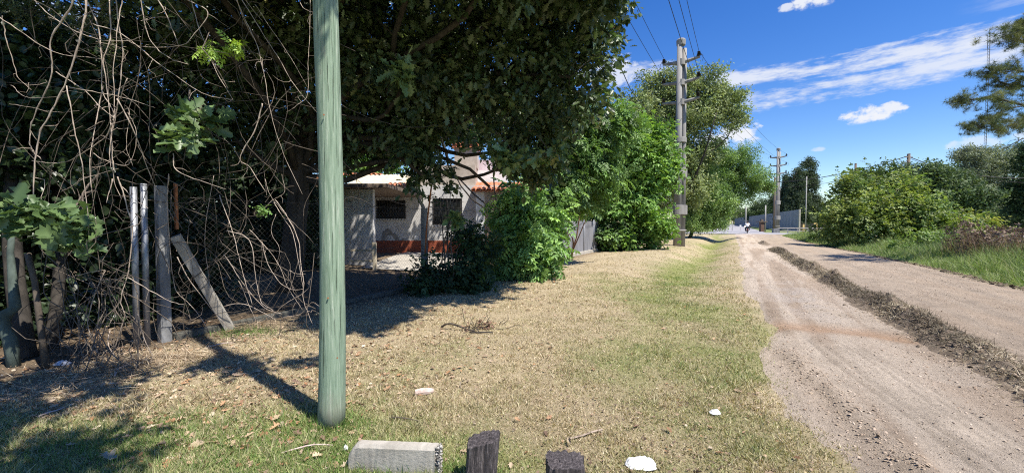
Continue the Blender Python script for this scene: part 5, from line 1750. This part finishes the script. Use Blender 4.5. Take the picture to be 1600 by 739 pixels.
t3, _, w3 = plain_pole(1334, 368, 62, 256, .18, M_OLDWOOD, 'wooden pole tip behind the dark bush left of the cable pole', 'utility pole', 'wooden_utility_pole')
pA = P(1180, 285, 66.0)
wire(pA, wtop + np.array((0, 0, -.2)), .9, .045, 'thick bundled cable rising from the junction to the wooden pole')
wire(P(1180, 292, 66.0), wtop + np.array((0, 0, -.9)), 1.1, .022, 'thinner lower cable rising from the junction to the wooden pole')
wire(wtop + np.array((0, 0, -.3)), P(1680, 272, 44), 1.3, .045, 'thick bundled cable leaving the wooden pole to the right')
wire(wtop + np.array((0, 0, -.5)), P(1680, 284, 44), 1.1, .02, 'thinner lower cable leaving the wooden pole to the right')
# grey panel wall along the far street
w0, w1 = P(1247, 362, 75), P(1148, 352, 235)
w0[2] = w1[2] = 0
t = thing('panel_wall', 'long blue grey panel wall receding along the far street', 'wall', w0)
NPAN = 48
dvec = (w1 - w0) / NPAN
ln = np.linalg.norm(dvec)
ang = math.atan2(dvec[1], dvec[0])
pv = Buf()
pv.box((0, 0, 2.0), (ln * .985, .10, 3.85), 0)
for k in range(4):
    pv.box((-ln / 2 + ln * (k + .5) / 4, -.07, 2.0), (.12, .045, 3.8), 0)
    pv.box((-ln / 2 + ln * (k + .5) / 4, .07, 2.0), (.12, .045, 3.8), 0)
pm = bpy.data.meshes.new('panel')
pm.from_pydata(pv.v, [], pv.f)
pm.materials.append(M_PANEL)
for k in range(NPAN):
    o = bpy.data.objects.new('panel', pm)
    o.parent = t
    o.location = (dvec * (k + .5)).tolist()
    o.rotation_euler = (0, 0, ang)
    COL.objects.link(o)
obj('end_post', Buf().box(w0 + np.array((.12, -.1, 2.0)), (.22, .25, 4.05)), M_CONC, t)
# rough dark fence right of it and guard rail
a0, a1 = w0 + np.array((.6, .4, 0)), P(1345, 358, 70)
a1[2] = 0
t = thing('timber_fence', 'low dark timber fence right of the grey panel wall', 'fence', a0)
NB = 44
for k in range(NB):
    q = a0 + (a1 - a0) * (k + .5) / NB
    wd = np.linalg.norm(a1 - a0) / NB
    obj('board', Buf().box(q + np.array((0, 0, .75)), (wd * .93, .03, 1.5 + .08 * rng.random()), math.atan2(*(a1 - a0)[[1, 0]])), M_OLDWOOD, t)
for zz in (.4, 1.2):
    obj('rail', Buf().tube([a0 + np.array((0, .06, zz)), a1 + np.array((0, .06, zz))], .04, 4), M_OLDWOOD, t)
g0, g1 = P(1216, 365, 63), P(1345, 366, 60)
g0[2] = g1[2] = 0
t = thing('guard_rail', 'pale horizontal guard rail beside the junction', 'guard rail', g0)
gang = math.atan2(g1[1] - g0[1], g1[0] - g0[0])
for zz, th in ((.78, .16), (.36, .10)):
    obj('rail', Buf().box((g0 + g1) / 2 + np.array((0, 0, zz)), (np.linalg.norm(g1 - g0), .07, th), gang), M_CONC, t, bevel=.01)
for k in range(9):
    q = g0 + (g1 - g0) * k / 8
    obj('post', Buf().box(q + np.array((0, .08, .42)), (.14, .08, .86), gang), M_GREYWOOD, t)
obj('end_block', Buf().box(g0 + np.array((-.5, -.2, .35)), (.9, .8, .7), gang, .85), M_CONC_OLD, t)
plain_pole(1255, 363, 64, 351, .16, M_YELLOW, 'stout faded yellow post behind the guard rail', 'bollard', 'yellow_post')
t, bq, tq = plain_pole(1276, 363, 64, 350, .09, M_YELLOW, 'faded yellow post topped by a flat board behind the guard rail', 'sign', 'sign_post')
obj('board', Buf().box(tq + np.array((0, -.02, .05)), (.95, .08, .22)), M_YELLOW, t)
# dark brick pier with a wide top
bq = P(1190, 361, 72); bq[2] = 0
t = thing('sentry_box', 'dark brown brick pier with a wide flat cap before the grey wall', 'pier', bq)
obj('shaft', Buf().box(bq + np.array((0, 0, .85)), (.55, .55, 1.75)), surf('dark_brick', (.10, .06, .045), (.17, .10, .075), 6, .9, .4, 20), t)
obj('cap', Buf().box(bq + np.array((0, 0, 1.78)), (1.5, .9, .12)), M_OLDWOOD, t)
obj('lamp_head', Buf().box(bq + np.array((0, 0, 2.0)), (.32, .32, .34)), M_OLDWOOD, t)
sq = P(1157, 353, 82)
t = thing('small_sign', 'small white square notice on a stake by the far wall', 'sign', (sq[0], sq[1], 0))
obj('plate', Buf().box(sq, (.34, .03, .34)), M_WHITE, t)
obj('stake', Buf().tube([(sq[0], sq[1] + .04, 0), (sq[0], sq[1] + .04, sq[2])], .03, 6), M_GREYWOOD, t)
# lattice mast
mb = P(1535, 352, 120); mb[2] = 0
t = thing('radio_mast', 'very tall thin lattice radio mast far behind the pine bough', 'mast', mb)
HM = P(1535, 42, 120)[2]
mleg = [mb + np.array((.28 * math.cos(a), .28 * math.sin(a), 0)) for a in (0, 2.09, 4.19)]
for q in mleg:
    obj('leg', Buf().tube([q, q + np.array((0, 0, HM * .93))], .035, 4), M_WIRE, t)
b = Buf()
nz = 60
for k in range(nz):
    z0, z1 = HM * .93 * k / nz, HM * .93 * (k + 1) / nz
    for i in range(3):
        b.tube([mleg[i] + np.array((0, 0, z0)), mleg[(i + 1) % 3] + np.array((0, 0, z1))], .022, 3, cap=False)
obj('bracing', b, M_WIRE, t)
obj('aerial', Buf().tube([mb + np.array((.1, 0, HM * .93)), mb + np.array((.1, 0, HM))], .03, 4).tube([mb + np.array((-1.6, 0, HM * .885)), mb + np.array((2.0, 0, HM * .89))], .05, 4).tube([mb + np.array((-.5, 0, HM * .89)), mb + np.array((-.5, 0, HM * .96))], .04, 4), M_WIRE, t)

# ------------------------------------------------------------------ motorcyclist at the junction
mc = P(1167.5, 367, 60); mc[2] = .04
hd = -SA  # heading along the street


def mpt(x, y, z):
    c_, s_ = math.cos(hd), math.sin(hd)
    return mc + np.array((x * c_ - y * s_, x * s_ + y * c_, z))


t = thing('motorcycle', 'small motorcycle seen from behind at the junction', 'motorcycle', mc)
for yy in (-.62, .62):
    tb = Buf()
    rp = [mpt(0, yy + .28 * math.cos(a), .30 + .28 * math.sin(a)) for a in np.linspace(0, 2 * math.pi, 21)]
    tb.tube(rp, .05, 8, cap=False)
    w = obj('wheel', tb, M_RUBBER, t, smooth=True)
    sb_ = Buf()
    for k in range(6):
        a = k * math.pi / 3
        sb_.tube([mpt(0, yy, .30), mpt(0, yy + .25 * math.cos(a), .30 + .25 * math.sin(a))], .01, 4)
    obj('spokes', sb_, M_CHROME, w)
obj('engine', Buf().box(mpt(0, .05, .42), (.26, .42, .32), hd, .8), M_BLACK, t, bevel=.04)
obj('fuel_tank', Buf().tube([mpt(0, .05, .78), mpt(0, .25, .83), mpt(0, .45, .76)], [.10, .15, .08], 10), M_BIKEP, t, smooth=True)
obj('seat', Buf().tube([mpt(0, .1, .76), mpt(0, -.3, .78), mpt(0, -.62, .82)], [.11, .13, .08], 10), M_RUBBER, t, smooth=True)
obj('mudguard', Buf().tube([mpt(0, -.45, .66), mpt(0, -.75, .62), mpt(0, -.93, .46)], [.09, .09, .06], 8), M_BIKEP, t, smooth=True)
obj('tail_light', Buf().box(mpt(0, -.82, .68), (.14, .05, .08), hd), M_BIKEP, t)
obj('handlebar', Buf().tube([mpt(-.36, .38, 1.0), mpt(-.15, .5, 1.02), mpt(.15, .5, 1.02), mpt(.36, .38, 1.0)], .015, 6).tube([mpt(0, .5, 1.02), mpt(0, .62, .3)], .03, 6), M_CHROME, t)
obj('exhaust', Buf().tube([mpt(.16, .1, .3), mpt(.18, -.4, .34), mpt(.18, -.75, .38)], [.03, .05, .05], 8), M_CHROME, t, smooth=True)


def skinned(name, verts, edges, radii, mat, parent, sub=2):
    me = bpy.data.meshes.new(name)
    off = ROOT[parent.name]
    me.from_pydata([tuple(np.asarray(q) - off) for q in verts], edges, [])
    o = link_mesh(name, me, mat, parent)
    o.modifiers.new('skin', 'SKIN')
    if me.skin_vertices:
        for sv, r_ in zip(me.skin_vertices[0].data, radii):
            sv.radius = (r_, r_)
        me.skin_vertices[0].data[0].use_root = True
    s = o.modifiers.new('sub', 'SUBSURF'); s.levels = s.render_levels = sub
    return o


t = thing('person', 'rider in a white shirt and dark helmet seated on the motorcycle', 'person', mc)
bv_ = [mpt(0, -.28, .95), mpt(0, -.26, 1.15), mpt(0, -.2, 1.38), mpt(0, -.16, 1.5), mpt(0, -.13, 1.62), mpt(0, -.12, 1.72),
       mpt(-.2, -.18, 1.4), mpt(-.3, .05, 1.2), mpt(-.34, .34, 1.05), mpt(.2, -.18, 1.4), mpt(.3, .05, 1.2), mpt(.34, .34, 1.05),
       mpt(-.12, -.22, .9), mpt(-.24, .2, .82), mpt(-.22, .08, .38), mpt(-.22, .22, .33), mpt(.12, -.22, .9), mpt(.24, .2, .82), mpt(.22, .08, .38), mpt(.22, .22, .33)]
be = [(0, 1), (1, 2), (2, 3), (3, 4), (4, 5), (2, 6), (6, 7), (7, 8), (2, 9), (9, 10), (10, 11), (0, 12), (12, 13), (13, 14), (14, 15), (0, 16), (16, 17), (17, 18), (18, 19)]
brad = [.14, .15, .16, .07, .10, .08, .075, .055, .04, .075, .055, .04, .10, .075, .055, .045, .10, .075, .055, .045]
obj_body = skinned('body', bv_, be, brad, M_SKIN, t)
skinned('shirt', [mpt(0, -.28, .93), mpt(0, -.27, 1.15), mpt(0, -.2, 1.38), mpt(0, -.165, 1.47), mpt(-.2, -.18, 1.4), mpt(-.27, -.02, 1.26), mpt(.2, -.18, 1.4), mpt(.27, -.02, 1.26)], [(0, 1), (1, 2), (2, 3), (2, 4), (4, 5), (2, 6), (6, 7)], [.18, .19, .20, .09, .10, .085, .10, .085], M_SHIRT, t)
skinned('trousers', [mpt(0, -.28, .90), mpt(-.12, -.22, .9), mpt(-.24, .2, .82), mpt(-.22, .08, .42), mpt(.12, -.22, .9), mpt(.24, .2, .82), mpt(.22, .08, .42)], [(0, 1), (1, 2), (2, 3), (0, 4), (4, 5), (5, 6)], [.16, .12, .095, .075, .12, .095, .075], M_TROUSER, t)
hb_ = Buf()
hc = mpt(0, -.12, 1.70)
rings = [(hc + np.array((0, 0, .15 * math.sin(a))), max(.01, .15 * math.cos(a))) for a in np.linspace(-.9, math.pi / 2, 9)]
hb_.tube([q for q, _ in rings], [r_ for _, r_ in rings], 14)
obj('helmet', hb_, M_BLACK, t, smooth=True)

# ------------------------------------------------------------------ things lying on the lawn in front
def slab():
    p = P(620, 715, 2.68)
    gz = float(hgt(p[0], p[1]))
    t = thing('concrete_block', 'broken pale concrete kerb block lying in the grass below the pole', 'kerb block', (p[0], p[1], gz))
    b = Buf()
    x0, x1, yf, yb = hx(549, 2.72), hx(684, 2.62), 2.62, 2.695
    nx = 26
    vs = []
    for i in range(nx + 1):
        f_ = i / nx
        xx = x0 + (x1 - x0) * f_
        tz = gz + .19 - .01 * (1 - f_) - .07 * max(0, 1 - f_ / .10) ** 1.5
        j = rng.normal(0, .0012, 6)
        jx = rng.normal(0, .012) if i == nx else 0
        yy = -.06 * f_
        vs += [(xx + jx, yf + yy + j[0], gz - .05), (xx + jx, yf + yy + j[1], tz - .02), (xx + jx * .3, yf + yy + .016, tz + j[2]), (xx, yb + yy - .012, tz + j[3]), (xx, yb + yy, tz - .02), (xx, yb + yy, gz - .05)]
    f = [(i * 6 + k, (i + 1) * 6 + k, (i + 1) * 6 + k + 1, i * 6 + k + 1) for i in range(nx) for k in range(5)]
    f += [tuple(range(5, -1, -1)), tuple(nx * 6 + k for k in range(6))]
    b.add(vs, f)
    obj('block', b, M_CONC, t)
    # broken end: exposed aggregate
    n = 520
    yy = rng.uniform(yf - .06 + .005, yb - .065, n); zz = rng.uniform(gz, gz + .187, n)
    pos = np.stack((x1 + .004 + rng.normal(0, .008, n), yy, zz), -1)
    A, B, N = frames(rng.normal(0, 1, (n, 3)), rng.normal(0, 1, (n, 3)))
    inst('exposed_aggregate', OV, OF, pos, A, B, N, .003 + .008 * rng.random(n) ** 2, M_STONE, t, mixcol(n, [(.42, .40, .36), (.30, .28, .25), (.56, .53, .48), (.20, .18, .16)]), kind='stuff')


slab()


def stump(px0, px1, ytop, d, label, lean, notch):
    c = P((px0 + px1) / 2, ytop, d)
    gz = float(hgt(c[0], c[1]))
    t = thing('wooden_stump', label, 'stump', (c[0], c[1], gz))
    w_ = (px1 - px0) / FPX * d
    H_ = c[2] - gz
    n_, m_ = 44, 12
    vs = []
    ang = np.linspace(0, 2 * math.pi, n_, endpoint=False)
    prof = np.zeros(n_)
    for i, a in enumerate(ang):
        ca, sa = math.cos(a), math.sin(a)
        prof[i] = (w_ / 2) / max(abs(ca) ** 5 + abs(sa) ** 5, 1e-6) ** .2 * (1 + .02 * math.sin(5 * a + lean * 30))
    crack = np.where(rng.random(n_) < .2, -.006 - .006 * rng.random(n_), rng.normal(0, .0018, n_))
    topj = rng.normal(0, .0018, n_)
    for k in range(m_):
        f_ = k / (m_ - 1)
        for i, a in enumerate(ang):
            r_ = prof[i] * (.95 + .05 * f_) + crack[i] * (.5 + .5 * f_) + rng.normal(0, .001)
            x_, y_ = math.cos(a) * r_, math.sin(a) * r_ * .9
            z_ = -.05 + (H_ + .05) * f_
            if k == m_ - 1:
                z_ += topj[i] + lean * x_ * 1.0 + (-.008 if crack[i] < -.006 else 0)
            if notch and math.cos(a - .1) > .55 and math.sin(a) < .2:
                x_ *= 1 - .10 * max(0, f_ - .55)
            vs.append((c[0] + x_ + lean * .12 * f_, c[1] + y_, gz + z_))
    # inner top rings
    for q, dz in ((.72, .004), (.40, .002)):
        for i, a in enumerate(ang):
            j = (m_ - 1) * n_ + i
            bx, by, bz = vs[j]
            cx_, cy_ = c[0] + lean * .12, c[1]
            vs.append((cx_ + (bx - cx_) * q, cy_ + (by - cy_) * q, gz + H_ + lean * (bx - cx_) * q + rng.normal(0, .003) + dz))
    f = []
    for k in range(m_ + 1):
        for i in range(n_):
            f.append((k * n_ + i, k * n_ + (i + 1) % n_, (k + 1) * n_ + (i + 1) % n_, (k + 1) * n_ + i))
    f.append(tuple((m_ + 1) * n_ + i for i in range(n_)))
    obj('post', Buf().add(vs, f), M_STUMP, t)
    return t, c, gz, w_


t, c, gz, w_ = stump(724, 774, 684, 2.46, 'charred grey wooden stump with a rusty bolt head', .22, True)
obj('bolt', Buf().tube([(c[0] - .003, c[1] - w_ * .45 + .01, gz + .10), (c[0] - .003, c[1] - w_ * .45 - .016, gz + .10)], [.013, .015], 10), M_RUST, t, smooth=True)
stump(854, 914, 717, 2.36, 'grey weathered wooden stump at the bottom edge right of the bolted one', -.02, True)


def crumple(name, label, px, py, d, sx, sy, sz, cat, mat):
    c = P(px, py, d)
    gz = float(hgt(c[0], c[1]))
    n_ = 26
    gr = np.zeros((n_, n_, 3))
    se = rng.random() * 50
    for i in range(n_):
        for j in range(n_):
            a, b_ = i / (n_ - 1) - .5, j / (n_ - 1) - .5
            r_ = 1 + .35 * (vn(a * 4 + se, b_ * 4) - .5)
            e = max(0, 1 - (2 * max(abs(a), abs(b_))) ** 3)
            z = (vn(a * 6 + se, b_ * 6 + 3) * .7 + .5 * vn(a * 13 + se, b_ * 13)) * e
            # squeeze the square to a rounder outline
            ax, by = a * math.sqrt(1 - 2 * b_ * b_ * .8), b_ * math.sqrt(1 - 2 * a * a * .8)
            gr[i, j] = (c[0] + ax * sx * r_, c[1] + by * sy * r_, gz + .015 + z * sz)
    b = Buf().sheet(gr)
    o = obj(name, b, mat, smooth=False)
    md = o.modifiers.new('solid', 'SOLIDIFY'); md.thickness = .003
    return setp(o, label, cat)


crumple('rag', 'crumpled white rag at the bottom edge of the lawn', 1001, 733, 2.68, .20, .12, .055, 'rag', M_CLOTH)
crumple('paper_scrap', 'small torn white paper scrap on the dry grass near the road', 1117, 649, 3.42, .09, .07, .03, 'litter', M_CLOTH)
crumple('plastic_scrap', 'bluish white plastic scrap in the shade below the vines', 98, 556, 4.6, .15, .10, .05, 'litter', surf('dull_plastic', (.38, .40, .46), (.5, .52, .58), 9, .5, .1))
crumple('paper_scrap', 'tiny white litter beside the concrete kerb block', 540, 708, 2.85, .03, .03, .025, 'litter', M_CLOTH)
# chunk of bleached wood
c = G(662, 617)
pth = [c + np.array((-.075, -.02, .03)), c + np.array((-.02, 0, .034)), c + np.array((.04, .015, .034)), c + np.array((.082, .035, .028))]
setp(obj('wood_chunk', Buf().tube(pth, [.026, .031, .029, .02], 8, wob=.35), M_PINKWOOD), 'short chunk of bleached pinkish wood on the grass', 'wood')
# sticks
for (a, c_, r_, lab, m_) in (((885, 690), (942, 675), .0085, 'pale straight stick lying behind the second stump', M_DEADSTICK), ((612, 656), (656, 662), .007, 'dark short stick above the concrete block', M_BARK), ((60, 655), (100, 640), .008, 'pale forked stick at the lower left shade edge', M_PINKWOOD),
                             ((440, 713), (520, 700), .006, 'thin pale stalk lying in the green grass', M_PINKWOOD), ((690, 513), (742, 519), .016, 'thick broken twig among the heap of cuttings', M_BARK), ((735, 521), (770, 522), .014, 'dark knotty end of the cuttings', M_BARK_DK),
                             ((180, 590), (215, 565), .010, 'pale broken branch at the foot of the vines', M_PINKWOOD), ((325, 545), (365, 538), .007, 'pale stick at the shaded foot of the concrete brace', M_PINKWOOD), ((720, 600), (745, 625), .004, 'thin curved twig in the middle of the lawn', M_DEADSTICK)):
    q0, q1 = G(*a), G(*c_)
    q0[2] += .025; q1[2] += .022
    pth = curve(q0, q1, 7, .04)
    pth[:, 2] = np.maximum(pth[:, 2], hgt(pth[:, 0], pth[:, 1]) + .016)
    setp(obj('stick', Buf().tube(pth, np.linspace(r_, r_ * .7, 7), 6, wob=.3), m_), lab, 'stick')
# heap of dry cuttings
cc = G(752, 516)
t = thing('cuttings', 'small heap of dry leafy twigs on the lawn by the shade edge', 'twigs', cc)
b = Buf()
for k in range(24):
    q = cc + np.array((rng.normal(0, .16), rng.normal(0, .12), .02))
    b.tube(curve(q, q + np.array((rng.normal(0, .15), rng.normal(0, .1), abs(rng.normal(.08, .08)))), 5, .12), [.005, .005, .004, .004, .003], 4)
obj('twigs', b, M_BARK_DK, t)['kind'] = 'stuff'
p3, o3, _ = blob_points([(cc + np.array((0, 0, .07)), (.26, .16, .09))], 20, .5)
foliage('dry_leaves', t, M_DRY, (LV, LF), p3, o3, 4, .1, .055, [(.22, .13, .09), (.32, .2, .13), (.16, .1, .07)])
# the larger fallen oak leaves close to the walker
big = [(181, 725, .16, 'long curled tan dead leaf in the green grass at lower left'), (298, 700, .13, 'crumpled tan and rust dead leaf left of the pole'), (362, 703, .08, 'small rust and cream dead leaf in the green grass'), (421, 678, .10, 'cream dead leaf with upturned lobes left of the pole'), (425, 662, .09, 'pale dead leaf nearest the pole shadow'),
       (505, 717, .08, 'curled dead leaf left of the concrete block'), (268, 590, .10, 'yellowish dead leaf in front of the concrete corner post'), (242, 702, .10, 'pale dead leaf between two crumpled ones'), (272, 665, .09, 'orange brown dead leaf in the dry grass'), (137, 658, .09, 'red brown dead leaf at the shade edge'),
       (345, 640, .09, 'rust dead leaf in the middle left of the dry grass'), (575, 722, .07, 'curled leaf against the face of the concrete block'), (892, 700, .08, 'orange dead leaf above the second stump'), (812, 663, .07, 'pale dead leaf behind the bolted stump'), (15, 725, .09, 'dead leaf in the bottom left corner')]
for (px, py, s_, lab) in big:
    c = G(px, py)
    a = rng.uniform(0, 6.28)
    A, B, N = frames(np.array([[math.cos(a), math.sin(a), .15]]), np.array([[rng.normal(0, .3), rng.normal(0, .3) - .3, 1.0]]))
    col = mixcol(1, [(.44, .33, .21), (.50, .40, .27), (.38, .22, .12)])
    lv = np.array(OAK_V) * np.array((.9, 1, 1.6)) + rng.normal(0, .05, (len(OAK_V), 3)) * np.array((.4, .4, 1))
    lv[:, 2] += .9 * lv[:, 0] ** 2 * rng.uniform(-.5, 2) + rng.uniform(.0, .35) * (lv[:, 1] - .4) ** 2
    o = inst('dead_leaf', lv, OAK_F, np.array([c + np.array((0, 0, .03))]), A, B, N, np.array([s_ * .85]), M_DRY, col=col)
    setp(o, lab, 'leaf')
